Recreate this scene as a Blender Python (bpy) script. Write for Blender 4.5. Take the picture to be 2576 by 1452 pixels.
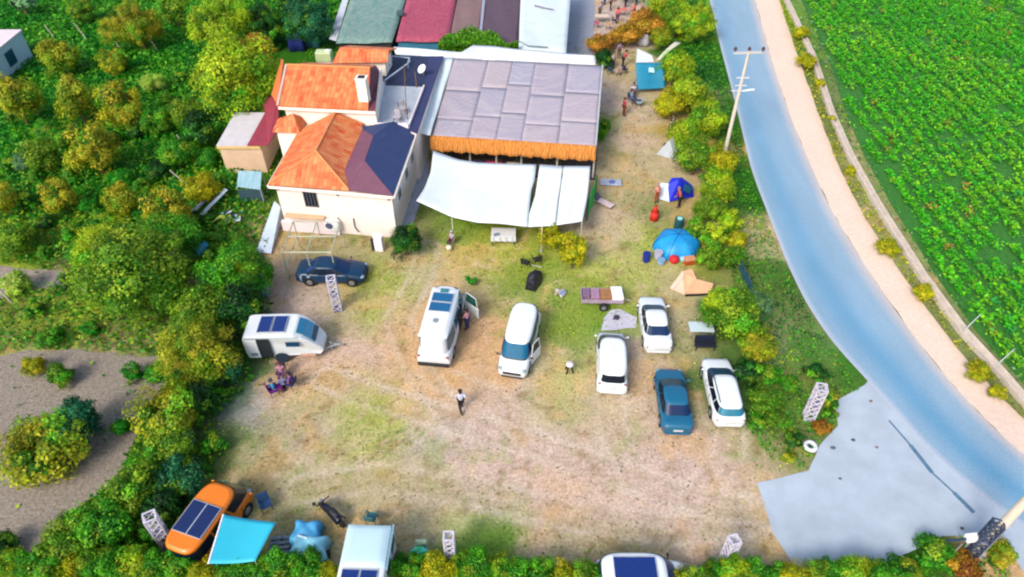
import bpy, bmesh, math, random
import numpy as np
from mathutils import Vector, Matrix
R=math.radians
for o in list(bpy.data.objects): bpy.data.objects.remove(o)
S=bpy.context.scene; COL=S.collection
# ---------------- camera ----------------
F,CX,CY,CH,TH=1764.0,1288.0,726.0,32.0,R(43)
cs,cc=math.sin(TH),math.cos(TH)
cd=bpy.data.cameras.new('camera'); cam=bpy.data.objects.new('camera',cd); COL.objects.link(cam)
cam.location=(0,0,CH); cam.rotation_euler=(R(90)-TH,0,0)
cd.sensor_width=36; cd.lens=36*F/2576; cd.clip_end=3000; cd.clip_start=.5; S.camera=cam
# ---------------- light ----------------
SUN_EL,SUN_AZ=R(42),R(215)      # azimuth measured clockwise from +Y
w=bpy.data.worlds.new('World'); S.world=w; w.use_nodes=True
nt=w.node_tree; sky=nt.nodes.new('ShaderNodeTexSky'); sky.sky_type='NISHITA'; sky.sun_disc=False
sky.sun_elevation=SUN_EL; sky.sun_rotation=SUN_AZ; sky.air_density=1.0; sky.dust_density=3.0
nt.links.new(sky.outputs[0],nt.nodes['Background'].inputs[0]); nt.nodes['Background'].inputs[1].default_value=.15
sl=bpy.data.lights.new('sun','SUN'); sl.energy=1.45; sl.angle=R(18); sl.color=(1,.95,.86)
so=bpy.data.objects.new('sun',sl); COL.objects.link(so)
sd=Vector((math.sin(SUN_AZ)*math.cos(SUN_EL),math.cos(SUN_AZ)*math.cos(SUN_EL),math.sin(SUN_EL)))
so.rotation_euler=sd.to_track_quat('Z','Y').to_euler(); so.location=(-30,-20,60)
S.view_settings.view_transform='Standard'; S.view_settings.look='None'; S.view_settings.exposure=1.08; S.view_settings.gamma=1
S.cycles.pixel_filter_type='BLACKMAN_HARRIS'; S.cycles.filter_width=2.2
S.cycles.max_bounces=5; S.cycles.diffuse_bounces=3; S.cycles.transparent_max_bounces=6
# ---------------- surveying: picture point at height z -> ground plan ----------------
def P(px,py,z=0.0):
    u=(px-CX)/F; v=(py-CY)/F
    t=(z-CH)/(-cs-v*cc)
    return (u*t,(cc-v*cs)*t,z)
def P2(px,py,z=0.0): return P(px,py,z)[:2]
def depth(x,y,z=0): return y*cc+(CH-z)*cs
# ---------------- colour / material ----------------
def lin(h):
    h=h.lstrip('#'); v=[int(h[i:i+2],16)/255 for i in (0,2,4)]
    return tuple((c/12.92 if c<=.04045 else ((c+.055)/1.055)**2.4) for c in v)
KA=1.75
def C(h,k=1.0):
    c=lin(h); return tuple(min(.82,x*k/KA) for x in c)
_m={}
def mat(h,rough=.7,var=.12,scale=3.0,metal=0.0,bump=0.0,bscale=20.0,k=1.0,attr=False,trans=0.0,spec=None,alpha=1.0,coat=0):
    key=(h,rough,var,scale,metal,bump,bscale,k,attr,trans,spec,alpha,coat)
    if key in _m: return _m[key]
    m=bpy.data.materials.new('mat_'+h.strip('#')+'_%d'%len(_m)); m.use_nodes=True; n=m.node_tree; b=n.nodes['Principled BSDF']
    b.inputs['Roughness'].default_value=rough; b.inputs['Metallic'].default_value=metal
    if spec is not None: b.inputs['Specular IOR Level'].default_value=spec
    if coat: b.inputs['Coat Weight'].default_value=coat; b.inputs['Coat Roughness'].default_value=.08
    c=C(h,k); L=n.links.new
    tc=n.nodes.new('ShaderNodeTexCoord')
    no=n.nodes.new('ShaderNodeTexNoise'); no.inputs['Scale'].default_value=scale; no.inputs['Detail'].default_value=5; no.inputs['Roughness'].default_value=.65
    L(tc.outputs['Object'],no.inputs['Vector'])
    mr=n.nodes.new('ShaderNodeMapRange'); mr.inputs['From Min'].default_value=.3; mr.inputs['From Max'].default_value=.7
    mr.inputs['To Min'].default_value=1-var; mr.inputs['To Max'].default_value=1+var
    L(no.outputs['Fac'],mr.inputs['Value'])
    mx=n.nodes.new('ShaderNodeMix'); mx.data_type='RGBA'; mx.blend_type='MULTIPLY'; mx.inputs[0].default_value=1
    if attr:
        at=n.nodes.new('ShaderNodeAttribute'); at.attribute_name='Col'; L(at.outputs['Color'],mx.inputs[6])
    else: mx.inputs[6].default_value=(*c,1)
    L(mr.outputs[0],mx.inputs[7]); L(mx.outputs[2],b.inputs['Base Color'])
    if bump:
        n2=n.nodes.new('ShaderNodeTexNoise'); n2.inputs['Scale'].default_value=bscale; n2.inputs['Detail'].default_value=4
        L(tc.outputs['Object'],n2.inputs['Vector'])
        bp=n.nodes.new('ShaderNodeBump'); bp.inputs['Strength'].default_value=bump; bp.inputs['Distance'].default_value=.05
        L(n2.outputs['Fac'],bp.inputs['Height']); L(bp.outputs[0],b.inputs['Normal'])
    if trans:
        tr=n.nodes.new('ShaderNodeBsdfTranslucent'); L(mx.outputs[2],tr.inputs[0])
        ms=n.nodes.new('ShaderNodeMixShader'); ms.inputs[0].default_value=trans
        L(b.outputs[0],ms.inputs[1]); L(tr.outputs[0],ms.inputs[2]); L(ms.outputs[0],n.nodes['Material Output'].inputs[0])
    _m[key]=m; return m
def uvmat(name,h1,h2,us,vs,rough=.75,bump=.5,mode='tile',k=1.0,h3=None):
    """roof / board materials in metres of the face: u across the slope, v up the slope"""
    m=bpy.data.materials.new(name); m.use_nodes=True; n=m.node_tree; b=n.nodes['Principled BSDF']; L=n.links.new
    b.inputs['Roughness'].default_value=rough
    uv=n.nodes.new('ShaderNodeUVMap'); uv.uv_map='uv'
    mp=n.nodes.new('ShaderNodeMapping'); mp.inputs['Scale'].default_value=(us,vs,1); L(uv.outputs[0],mp.inputs[0])
    sp=n.nodes.new('ShaderNodeSeparateXYZ'); L(mp.outputs[0],sp.inputs[0])
    fl=n.nodes.new('ShaderNodeVectorMath'); fl.operation='FLOOR'; L(mp.outputs[0],fl.inputs[0])
    wn=n.nodes.new('ShaderNodeTexWhiteNoise'); wn.noise_dimensions='2D'; L(fl.outputs[0],wn.inputs['Vector'])
    no=n.nodes.new('ShaderNodeTexNoise'); no.inputs['Scale'].default_value=.9; no.inputs['Detail'].default_value=6
    m_s=n.nodes.new('ShaderNodeMapping'); m_s.inputs['Scale'].default_value=(.35,5,1) if mode=='lap' else (1.6,1.6,1); L(uv.outputs[0],m_s.inputs[0]); L(m_s.outputs[0],no.inputs['Vector'])
    m1=n.nodes.new('ShaderNodeMath'); m1.operation='MULTIPLY_ADD'; m1.inputs[1].default_value=.6; L(wn.outputs['Value'],m1.inputs[0])
    m0=n.nodes.new('ShaderNodeMath'); m0.operation='MULTIPLY_ADD'; m0.inputs[1].default_value=1.4; m0.inputs[2].default_value=-.5; L(no.outputs['Fac'],m0.inputs[0]); L(m0.outputs[0],m1.inputs[2])
    mx=n.nodes.new('ShaderNodeMix'); mx.data_type='RGBA'; mx.clamp_factor=True; L(m1.outputs[0],mx.inputs[0])
    mx.inputs[6].default_value=(*C(h1,k),1); mx.inputs[7].default_value=(*C(h2,k),1)
    fr=n.nodes.new('ShaderNodeMath'); fr.operation='FRACT'
    L(sp.outputs['X' if mode=='tile' else ('Y' if mode=='lap' else 'X')],fr.inputs[0])
    # profile: round ridge per unit
    s1=n.nodes.new('ShaderNodeMath'); s1.operation='MULTIPLY'; s1.inputs[1].default_value=math.pi; L(fr.outputs[0],s1.inputs[0])
    s2=n.nodes.new('ShaderNodeMath'); s2.operation='SINE'; L(s1.outputs[0],s2.inputs[0])
    bp=n.nodes.new('ShaderNodeBump'); bp.inputs['Strength'].default_value=bump; bp.inputs['Distance'].default_value=.06
    L(s2.outputs[0],bp.inputs['Height']); L(bp.outputs[0],b.inputs['Normal'])
    # darker in the joints
    mr=n.nodes.new('ShaderNodeMapRange'); mr.inputs['From Max'].default_value=.45; mr.inputs['To Min'].default_value=.72 if mode!='flat' else .9; mr.inputs['To Max'].default_value=1; L(s2.outputs[0],mr.inputs['Value'])
    mm=n.nodes.new('ShaderNodeMix'); mm.data_type='RGBA'; mm.blend_type='MULTIPLY'; mm.inputs[0].default_value=1
    L(mx.outputs[2],mm.inputs[6]); L(mr.outputs[0],mm.inputs[7]); L(mm.outputs[2],b.inputs['Base Color'])
    return m
GLASS=mat('#12384f',.3,.15,2,spec=.3); GLASSB=mat('#1573a0',.25,.15,2,spec=.4); GLASSK=mat('#0a1c30',.3,.1,2,spec=.3)
BLACK=mat('#14141c',.6,.2); RUBBER=mat('#17181c',.85,.2); CHROME=mat('#b8bcc4',.3,.1,metal=.6)
# ---------------- mesh builder ----------------
def tag(o,label=None,cat=None,group=None,kind=None):
    for k,v in (('label',label),('category',cat),('group',group),('kind',kind)):
        if v: o[k]=v
    return o
def thing(name,label,cat,loc=(0,0,0),rz=0,group=None):
    o=bpy.data.objects.new(name,None); COL.objects.link(o); o.empty_display_size=.3
    o.location=loc if len(loc)==3 else (loc[0],loc[1],0); o.rotation_euler=(0,0,rz)
    return tag(o,label,cat,group)
class MB:
    def __init__(s): s.v=[]; s.f=[]
    def add(s,vs,fs):
        b=len(s.v); s.v+= [tuple(v) for v in vs]; s.f+=[tuple(b+i for i in f) for f in fs]; return s
    def quad(s,*p): return s.add(p,[tuple(range(len(p)))])
    def box(s,c,d,rz=0,rx=0,ry=0):
        M=Matrix.Translation(c)@Matrix.Rotation(rz,4,'Z')@Matrix.Rotation(ry,4,'Y')@Matrix.Rotation(rx,4,'X')
        vs=[M@Vector((x*d[0]/2,y*d[1]/2,z*d[2]/2)) for z in (-1,1) for x,y in ((-1,-1),(1,-1),(1,1),(-1,1))]
        return s.add(vs,[(3,2,1,0),(4,5,6,7),(0,1,5,4),(1,2,6,5),(2,3,7,6),(3,0,4,7)])
    def prism(s,top,bot):
        """top ring counter-clockwise seen from above, bot ring the same order (or a depth)"""
        if not isinstance(bot,(list,tuple)): bot=[(p[0],p[1],p[2]-bot) for p in top]
        a=sum(top[i][0]*top[(i+1)%len(top)][1]-top[(i+1)%len(top)][0]*top[i][1] for i in range(len(top)))
        if a<0: top=top[::-1]; bot=bot[::-1]
        n=len(top)
        return s.add(list(top)+list(bot),[tuple(range(n)),tuple(range(2*n-1,n-1,-1))]+[(i,n+i,n+(i+1)%n,(i+1)%n) for i in range(n)])
    def tube(s,a,b,r0,r1=None,n=8,cap=True):
        a,b=Vector(a),Vector(b); r1=r0 if r1 is None else r1
        d=(b-a).normalized(); u=d.orthogonal().normalized(); w=d.cross(u)
        vs=[a+(u*math.cos(t)+w*math.sin(t))*r0 for t in [2*math.pi*i/n for i in range(n)]]+[b+(u*math.cos(t)+w*math.sin(t))*r1 for t in [2*math.pi*i/n for i in range(n)]]
        fs=[(i,(i+1)%n,n+(i+1)%n,n+i) for i in range(n)]
        if cap: fs+=[tuple(range(n-1,-1,-1)),tuple(range(n,2*n))]
        return s.add(vs,fs)
    def ball(s,c,r,nu=10,nv=6,sz=1.0,sx=1.0,sy=1.0):
        vs=[];fs=[]
        for j in range(nv+1):
            ph=math.pi*j/nv
            for i in range(nu):
                t=2*math.pi*i/nu; vs.append((c[0]+r*sx*math.sin(ph)*math.cos(t),c[1]+r*sy*math.sin(ph)*math.sin(t),c[2]+r*sz*math.cos(ph)))
        for j in range(nv):
            for i in range(nu): fs.append((j*nu+i,(j+1)*nu+i,(j+1)*nu+(i+1)%nu,j*nu+(i+1)%nu))
        return s.add(vs,fs)
    def grid(s,fn,nu,nv,flip=False):
        vs=[fn(i/nu,j/nv) for j in range(nv+1) for i in range(nu+1)]
        fs=[(j*(nu+1)+i,j*(nu+1)+i+1,(j+1)*(nu+1)+i+1,(j+1)*(nu+1)+i) for j in range(nv) for i in range(nu)]
        if flip: fs=[f[::-1] for f in fs]
        return s.add(vs,fs)
    def build(s,name,m,parent=None,world=False,smooth=False,bevel=0,solid=0,sub=0):
        me=bpy.data.meshes.new(name); v=s.v
        if parent is not None and world:
            Mi=(Matrix.Translation(parent.location)@parent.rotation_euler.to_matrix().to_4x4()).inverted()
            v=[tuple(Mi@Vector(p)) for p in v]
        me.from_pydata(v,[],s.f); me.update()
        uv=me.uv_layers.new(name='uv')
        for p in me.polygons:
            n=p.normal
            u=Vector((0,0,1)).cross(n)
            u=u.normalized() if u.length>.05 else Vector((1,0,0))
            w=n.cross(u)
            for li in p.loop_indices:
                c=me.vertices[me.loops[li].vertex_index].co; uv.data[li].uv=(c.dot(u),c.dot(w))
        if smooth: me.polygons.foreach_set('use_smooth',[True]*len(me.polygons))
        me.materials.append(m); o=bpy.data.objects.new(name,me); COL.objects.link(o)
        if parent is not None: o.parent=parent
        if solid: d=o.modifiers.new('solid','SOLIDIFY'); d.thickness=solid; d.offset=0
        if bevel: d=o.modifiers.new('bevel','BEVEL'); d.width=bevel; d.segments=2; d.limit_method='ANGLE'; d.angle_limit=R(35)
        if sub: d=o.modifiers.new('sub','SUBSURF'); d.levels=sub; d.render_levels=sub
        return o
def copy_tree(o,parent=None):
    c=o.copy(); COL.objects.link(c)
    if parent is not None: c.parent=parent
    for ch in list(o.children): copy_tree(ch,c)
    return c
# ---------------- noise ----------------
rng=np.random.default_rng(7)
_N=rng.random((257,257))
def vnoise(x,y,s,seed=0):
    x=np.asarray(x)/s+seed*17.3+1000; y=np.asarray(y)/s+seed*9.7+1000
    xi=np.floor(x).astype(int); yi=np.floor(y).astype(int); fx=x-xi; fy=y-yi
    fx=fx*fx*(3-2*fx); fy=fy*fy*(3-2*fy); xi%=256; yi%=256
    return (_N[xi,yi]*(1-fx)*(1-fy)+_N[xi+1,yi]*fx*(1-fy)+_N[xi,yi+1]*(1-fx)*fy+_N[xi+1,yi+1]*fx*fy)
def fbm(x,y,s,seed=0): return (vnoise(x,y,s,seed)*.5+vnoise(x,y,s/2.1,seed+1)*.3+vnoise(x,y,s/4.3,seed+2)*.2)
def inpoly(x,y,poly):
    ins=np.zeros(x.shape,bool); n=len(poly)
    for i in range(n):
        x1,y1=poly[i]; x2,y2=poly[(i+1)%n]
        if y1==y2: continue
        c=((y1>y)!=(y2>y))&(x<(x2-x1)*(y-y1)/(y2-y1)+x1); ins^=c
    return ins
# ---------------- ground ----------------
CLS={'O':'#d0a87c','P':'#cab0a0','D':'#b8a880','L':'#a6b23a','G':'#78a432','K':'#357014','V':'#b6aeac','T':'#cdb09a','M':'#8f8f58','B':'#8c949c','Y':'#a89232','N':'#1f8212'}
GP="""1000,850,O 900,900,P 1100,690,P 1080,640,P 950,780,D 1000,700,L 960,720,L 870,690,D 720,720,P 760,770,P 620,1010,B 700,1000,P 800,960,O 980,960,O 1200,860,O 1020,1030,D
1250,1000,P 1100,1060,V 1300,1060,P 1500,1070,P 1400,1150,P 1200,1130,P 1000,1150,D 800,1100,P 700,1200,D 900,1200,D 900,1040,L 700,1300,M 600,1120,K 560,1080,M 650,1180,D 1100,1300,D 1300,1250,P
1400,1250,O 1600,1200,P 1750,1250,P 1850,1150,P 1700,1350,P 1500,1350,D 1200,1390,G 1600,1360,M 1880,1330,D 1600,1050,D 1450,900,D 1400,800,L 1400,870,G 1430,960,L 1400,1000,D 1600,900,P
1560,1050,D 1730,900,D 1900,1000,K 1950,1080,K 2000,1000,G 1980,1150,M 1900,900,K 1900,1140,D 1240,600,L 1150,580,G 1130,650,L 1230,650,O 1300,660,L 1400,690,L 1450,640,L 1500,640,T 1560,680,L
1600,620,L 1500,700,L 1650,700,D 1280,700,G 1200,720,D 1750,650,L 1570,350,T 1560,300,T 1590,420,D 1560,480,D 1600,520,M 1530,560,T 1520,620,T 1600,200,D 1510,230,P 1500,60,P 1460,60,V 1540,180,D
1520,320,G 1800,150,K 1830,300,K 1870,480,K 1900,600,D 1930,700,K 1880,720,M 1990,850,N 2080,960,K 2040,930,N 1950,860,T 2000,960,O 1940,790,M 1790,50,G 1750,330,Y 1700,440,D 1700,540,M 1700,250,D
100,100,N 250,50,N 300,120,N 350,400,K 250,200,N 150,330,N 50,330,N 400,470,N 200,600,K 100,800,L 300,860,M 40,850,M 450,60,N 500,250,K 420,300,N 280,450,N 60,560,K 560,560,K 640,480,K 660,560,M 690,620,O
600,400,K 330,620,K 150,700,M 200,760,L 50,620,L 730,600,O 720,650,D 900,640,D 820,620,M 1040,600,M 1000,640,M 620,880,K 560,950,K 520,1100,K 400,1200,K 300,1350,K 500,1400,K 900,1400,M 1000,1360,D
700,100,K 800,100,K 850,120,K 2400,1400,K 2500,1400,O 1640,1110,P 1350,930,P 1150,790,O 1220,760,O 1080,900,O 1330,700,G 1380,740,D 1850,860,K 1960,1000,K 1880,950,K 1700,1150,P 1500,950,D 1480,800,G 1620,1000,P 1740,1110,P
1250,850,O 1150,960,O 1050,960,O 850,1010,D 750,1060,M 950,1080,L 1450,1200,P 1550,1280,P 1850,1250,P 1200,1200,P 1100,1200,D 1000,1250,D 800,1350,D 580,1200,M""".split()
def axis(lo,hi,step,far):
    a=list(np.arange(lo,hi,step)); d=step
    x=hi
    while x<far: a.append(x); d*=1.6; x+=d
    a.append(far); b=[]; d=step; x=lo
    while x>-far: d*=1.6; x-=d; b.append(x)
    return np.array(b[::-1]+a)
gx=axis(-62,48,.22,900); gy=axis(11,88,.22,900)
X,Y=np.meshgrid(gx,gy); X=X.ravel(); Y=Y.ravel()
wl_=lambda A:[P2(a,b) for a,b in A]
RUTS=[([(1930,1290),(1750,1260),(1550,1190),(1350,1120),(1150,1060),(950,1000),(820,950)],.75),([(1930,1300),(1700,1330),(1450,1300),(1200,1240),(950,1200),(760,1230)],.55),([(1350,1120),(1240,1000),(1130,960),(1090,940)],.5),([(1150,1060),(1050,930),(1000,800),(1060,700),(1075,620)],.6),([(1600,1200),(1540,1090),(1535,1000)],.5),([(1750,1260),(1830,1150),(1840,1070)],.5)]
def ground_cols(X,Y):
    wx=X+(fbm(X,Y,3.2,3)-.5)*4.5; wy=Y+(fbm(X,Y,3.2,9)-.5)*4.5
    acc=np.zeros((len(X),3)); wt=np.zeros(len(X))
    for g in GP:
        a,b,c=g.split(','); x,y=P2(float(a),float(b)); s=1.5+y*.022
        d2=((wx-x)**2+(wy-y)**2)/(s*s); ww=np.exp(-np.minimum(d2,50)*1.1)+.02/(1+d2)**2.2
        acc+=ww[:,None]*np.array(C(CLS[c])); wt+=ww
    col=acc/wt[:,None]
    dry=(col[:,0]>col[:,1]*.92)&(col[:,0]>.12); n1=fbm(X,Y,.9,5); n2=fbm(X,Y,5,14); n3=fbm(X,Y,.55,31)
    gr=np.array(C('#86993c')); dr=np.array(C('#cfb295')); sh=np.array(C('#8d7448')); og=np.array(C('#cfa468'))
    dry=(col[:,0]>col[:,1]*.92)&(col[:,0]>.12)
    m=(np.clip((n1+n2-1.16)*5,0,1)*.42)*dry; col=col*(1-m[:,None])+gr*m[:,None]
    m=np.clip((fbm(X,Y,2.2,40)-.56)*7,0,1)*.45*dry; col=col*(1-m[:,None])+og*m[:,None]
    m=np.clip((n3-.62)*7,0,1)*.6*dry; col=col*(1-m[:,None])+sh*m[:,None]
    m=np.clip((fbm(X,Y,.5,60)-.64)*8,0,1)*.6*dry; col=col*(1-m[:,None])+dr*m[:,None]
    col*=(.84+.36*fbm(X,Y,.7,22))[:,None]*np.where(dry,1.2,1.0)[:,None]
    for path,k_ in RUTS:
        A=np.array(wl_(path)); best=np.full(len(X),9.0)
        for i in range(len(A)-1):
            a_,b_=A[i],A[i+1]; d_=b_-a_; L2=d_@d_; t=np.clip(((X-a_[0])*d_[0]+(Y-a_[1])*d_[1])/L2,0,1); best=np.minimum(best,np.hypot(X-a_[0]-t*d_[0],Y-a_[1]-t*d_[1]))
        rt=np.exp(-((best-.78)/.2)**2)*k_*np.clip(fbm(X,Y,1.2,90)*2.2-.4,0,1)*dry
        cr=np.array(C('#d9c6b2',1.15)); col=col*(1-rt[:,None])+cr*rt[:,None]
        ed=np.exp(-((best-.42)/.16)**2)*.35*k_*dry; col=col*(1-ed[:,None])+np.array(C('#a49468'))*ed[:,None]
    return np.clip(col,0,.8)
cols=ground_cols(X,Y)
def npmesh(name,V,Fq,cols=None,m=None,smooth=False):
    me=bpy.data.meshes.new(name); k=Fq.shape[1]
    me.vertices.add(len(V)); me.vertices.foreach_set('co',V.astype(np.float32).ravel())
    me.loops.add(Fq.size); me.loops.foreach_set('vertex_index',Fq.astype(np.int32).ravel())
    me.polygons.add(len(Fq)); me.polygons.foreach_set('loop_start',np.arange(0,Fq.size,k,dtype=np.int32)); me.polygons.foreach_set('loop_total',np.full(len(Fq),k,np.int32))
    me.update(calc_edges=True)
    if cols is not None:
        a=me.color_attributes.new('Col','FLOAT_COLOR','POINT'); c4=np.ones((len(V),4),np.float32); c4[:,:3]=cols; a.data.foreach_set('color',c4.ravel())
    if smooth: me.polygons.foreach_set('use_smooth',[True]*len(me.polygons))
    if m: me.materials.append(m)
    return me
nx,ny=len(gx),len(gy); ii,jj=np.meshgrid(np.arange(nx-1),np.arange(ny-1)); a=(jj*nx+ii).ravel()
Fq=np.stack([a,a+1,a+nx+1,a+nx],1)
GM=mat('#ffffff',.95,.3,6.5,attr=True,bump=.8,bscale=9,spec=.1)
Z=np.zeros(len(X)); inner=(np.abs(X)<70)&(Y<95)&(Y>8)
V=np.stack([X,Y,-.03-.0*X],1); V[:,2]+=np.where(inner,(fbm(X,Y,1.3,50)-.5)*.05,0)
go=bpy.data.objects.new('ground',npmesh('ground',V,Fq,cols,GM,True)); COL.objects.link(go); tag(go,'dry tan earth and patchy grass of the camp yard','ground',kind='structure')
# sheets
def noisy(pts,amp,step=.6,seed=1):
    out=[]; n=len(pts)
    for i in range(n):
        a=Vector(pts[i][:2]); b=Vector(pts[(i+1)%n][:2]); k=max(1,int((b-a).length/step)); d=(b-a); nn=Vector((-d.y,d.x)); nn=nn.normalized() if nn.length>0 else nn
        for j in range(k):
            p=a+d*(j/k); q=(float(fbm(p.x,p.y,1.4,seed))-.5)*2*amp; out.append((p.x+nn.x*q,p.y+nn.y*q))
    return out
def sheet(name,pts,z,m,label,amp=.0,cat=None):
    if amp: pts=noisy(pts,amp)
    b=MB(); b.prism([(p[0],p[1],z) for p in pts],.08); o=b.build(name,m); tag(o,label,cat or name.replace('_',' '),kind='structure'); return o
def strip_mesh(name,L,Rr,z,m,label,n=140,mm=6,wear=None,amp=0):
    """sheet between two polylines (world), parametrised along y"""
    L=np.array(L); Rr=np.array(Rr)
    def res(A):
        d=np.r_[0,np.cumsum(np.hypot(*np.diff(A,axis=0).T))]; t=np.linspace(0,1,n); 
        dd=d/d[-1]
        # smooth interpolation
        xs=np.interp(t,dd,A[:,0]); ys=np.interp(t,dd,A[:,1]); k=np.ones(9)/9
        xp=np.r_[[xs[0]-(i)*(xs[1]-xs[0]) for i in range(4,0,-1)],xs,[xs[-1]+i*(xs[-1]-xs[-2]) for i in range(1,5)]]; yp=np.r_[[ys[0]-(i)*(ys[1]-ys[0]) for i in range(4,0,-1)],ys,[ys[-1]+i*(ys[-1]-ys[-2]) for i in range(1,5)]]
        return np.convolve(xp,k,'valid'),np.convolve(yp,k,'valid')
    lx,ly=res(L); rx,ry=res(Rr); V=[];cl=[]
    for j in range(mm+1):
        f=j/mm; x=lx*(1-f)+rx*f; y=ly*(1-f)+ry*f
        if amp and j in (0,mm): x=x+(fbm(x,y,1.1,7)-.5)*2*amp
        V.append(np.stack([x,y,np.full(n,z)],1)); cl.append(wear(f,x,y) if wear else np.zeros((n,3)))
    V=np.concatenate(V); cl=np.concatenate(cl); ii,jj=np.meshgrid(np.arange(n-1),np.arange(mm)); a=(jj*n+ii).ravel()
    q=np.stack([a,a+n,a+n+1,a+1],1)
    me=npmesh(name,V,q,cl if wear else None,m); o=bpy.data.objects.new(name,me); COL.objects.link(o); tag(o,label,name.replace('_',' '),kind='structure'); return o
RL=[(1768,-90),(1785,0),(1810,110),(1850,260),(1890,430),(1940,560),(1990,690),(2060,820),(2130,905),(2180,955),(2235,1012),(2301,1095),(2365,1163),(2432,1222),(2531,1292),(2640,1372),(2800,1480)]
RM=[(1870,-90),(1900,0),(1940,150),(1998,320),(2085,520),(2195,700),(2330,890),(2450,1030),(2576,1150),(2760,1290)]
RR=[(1925,-90),(1960,0),(2010,150),(2060,290),(2110,420),(2180,560),(2290,720),(2400,870),(2500,980),(2576,1060),(2760,1200)]
RC=[(1938,-90),(1975,0),(2045,150),(2090,290),(2138,400),(2205,520),(2318,700),(2420,840),(2520,950),(2600,1045),(2760,1170)]
wl=lambda A,z=0:[P2(a,b,z) for a,b in A]
def roadcol(f,x,y):
    base=np.array(C('#9dbcd2')); deep=np.array(C('#70aace')); pale=np.array(C('#ccd3e0')); pk=np.array(C('#eed6c6'))
    g=np.exp(-((f-.36+(y-30)*.0035)/.20)**2)*np.clip(1.15-y/95,0,1); c=base*(1-g[:,None])+deep*g[:,None]
    e=np.clip((.07-f)/.06,0,1)*np.ones_like(x); c=c*(1-e[:,None])+pale*e[:,None]
    e=np.clip((f-.82)/.18,0,1)*.7*np.ones_like(x); c=c*(1-e[:,None])+pk*e[:,None]
    return c*(.90+.2*fbm(x,y*.35,1.4,3))[:,None]
RMAT=mat('#fffffe',.85,.13,9,attr=True,bump=.3,bscale=30,spec=.2)
strip_mesh('road',wl(RL),wl(RM),.014,RMAT,'curving blue grey asphalt road down the right side',wear=roadcol,mm=24)
def shcol(f,x,y):
    c=np.array(C('#f4d9c4',1.12))[None,:]*(.94+.12*fbm(x,y,1.6,3))[:,None]
    e=np.clip((f-.75)/.25,0,1)*.5*np.ones_like(x); t=np.array(C('#e8c49a')); return c*(1-e[:,None])+t*e[:,None]
strip_mesh('road_shoulder',wl(RM),wl(RR),.008,mat('#fffffd',.92,.12,4,attr=True,bump=.4,bscale=14,spec=.1),'pale pink dirt shoulder along the far side of the road',wear=shcol,amp=.12)
AP=[(2100,1010),(2175,968),(2190,950),(2250,1005),(2320,1095),(2380,1155),(2450,1215),(2550,1285),(2700,1390),(2700,1540),(2600,1480),(2552,1400),(2505,1345),(2440,1348),(2370,1348),(2300,1385),(2200,1425),(2080,1450),(2000,1425),(1945,1340),(1905,1215),(2035,1185),(2062,1120),(2108,1070)]
sheet('driveway',wl(AP),.004,mat('#c2cfdb',.88,.12,.5,bump=.25,bscale=25,spec=.15),'pale blue concrete driveway apron joining the yard to the road',amp=.05)
b=MB()
SE=[(2236,1058),(2290,1120),(2345,1190),(2400,1240),(2450,1290)]
sp_=wl(SE)
for i in range(len(sp_)-1):
    a_,b_=Vector(sp_[i]),Vector(sp_[i+1]); d_=(b_-a_).normalized(); n_=Vector((-d_.y,d_.x))*(.05+.06*(i%2)); b.prism([(*(a_-n_),.02),(*(b_-n_),.02),(*(b_+n_),.02),(*(a_+n_),.02)],.02)
tag(b.build('drain_gutter',mat('#5d83a0',.9,.3,3)),'thin dark drainage gutter between driveway apron and road','gutter',kind='structure')
sheet('dirt_track',wl([(-60,905),(40,885),(200,878),(330,892),(405,898),(432,935),(395,1000),(352,1090),(300,1195),(180,1290),(100,1390),(70,1500),(-80,1500)]),.004,mat('#a09486',.95,.42,6,bump=.7,bscale=9,spec=.1),'grey gravel track at the lower left of the yard',amp=.35)
sheet('dirt_track',wl([(-60,690),(0,668),(110,680),(205,682),(200,712),(120,720),(40,728),(0,758),(-60,800)]),.004,mat('#a89a8e',.95,.25,2.5,bump=.5,bscale=9,spec=.1),'short grey gravel path among the trees at the left edge',amp=.3)
sheet('path',wl([(1432,-40),(1495,-40),(1494,60),(1490,142),(1424,140),(1430,60)]),.004,mat('#a9aebb',.9,.12,1.5,bump=.2),'grey concrete path beside the white shed',amp=.08)
# ---------------- foliage ----------------
PAL={'olive':['#9aa41a','#aeae20','#7f9614','#b4a624','#6f8c16','#c0b82c'],'gold':['#bcae24','#a4a41c','#c8ac30','#90a01c','#b4b428','#7f9418'],
 'orange':['#d08a2a','#c2701e','#b89a24','#8a7a18','#e0a448'],'lime':['#b0c81c','#94b818','#c8d024','#7aa814','#bcc028'],'green':['#46a01a','#368a16','#64b020','#267414','#80ba26'],
 'moss':['#6c961c','#86a822','#4f8416','#9cae28','#3f7412'],'dark':['#1c5a1a','#123f16','#2a7020','#0e3012','#3c7a26'],'teal':['#1a6a44','#14563a','#2c7c4e','#104430','#48905a'],
 'bright':['#2cb41c','#4cc424','#209c1a','#70cc30','#1c9420'],'pale':['#b8d04a','#9cc43a','#d0dc6a'],'grey':['#6a9a68','#88ac7c','#507e50'],'yellow':['#c8b80e','#a8a80e','#d8c420','#8e9a10'],'rust':['#8a4a1e','#a86a1e','#6a4a16','#b88a20']}
LEAF=mat('#fffffc',.55,.22,1.2,attr=True,trans=.4,spec=.25)
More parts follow.
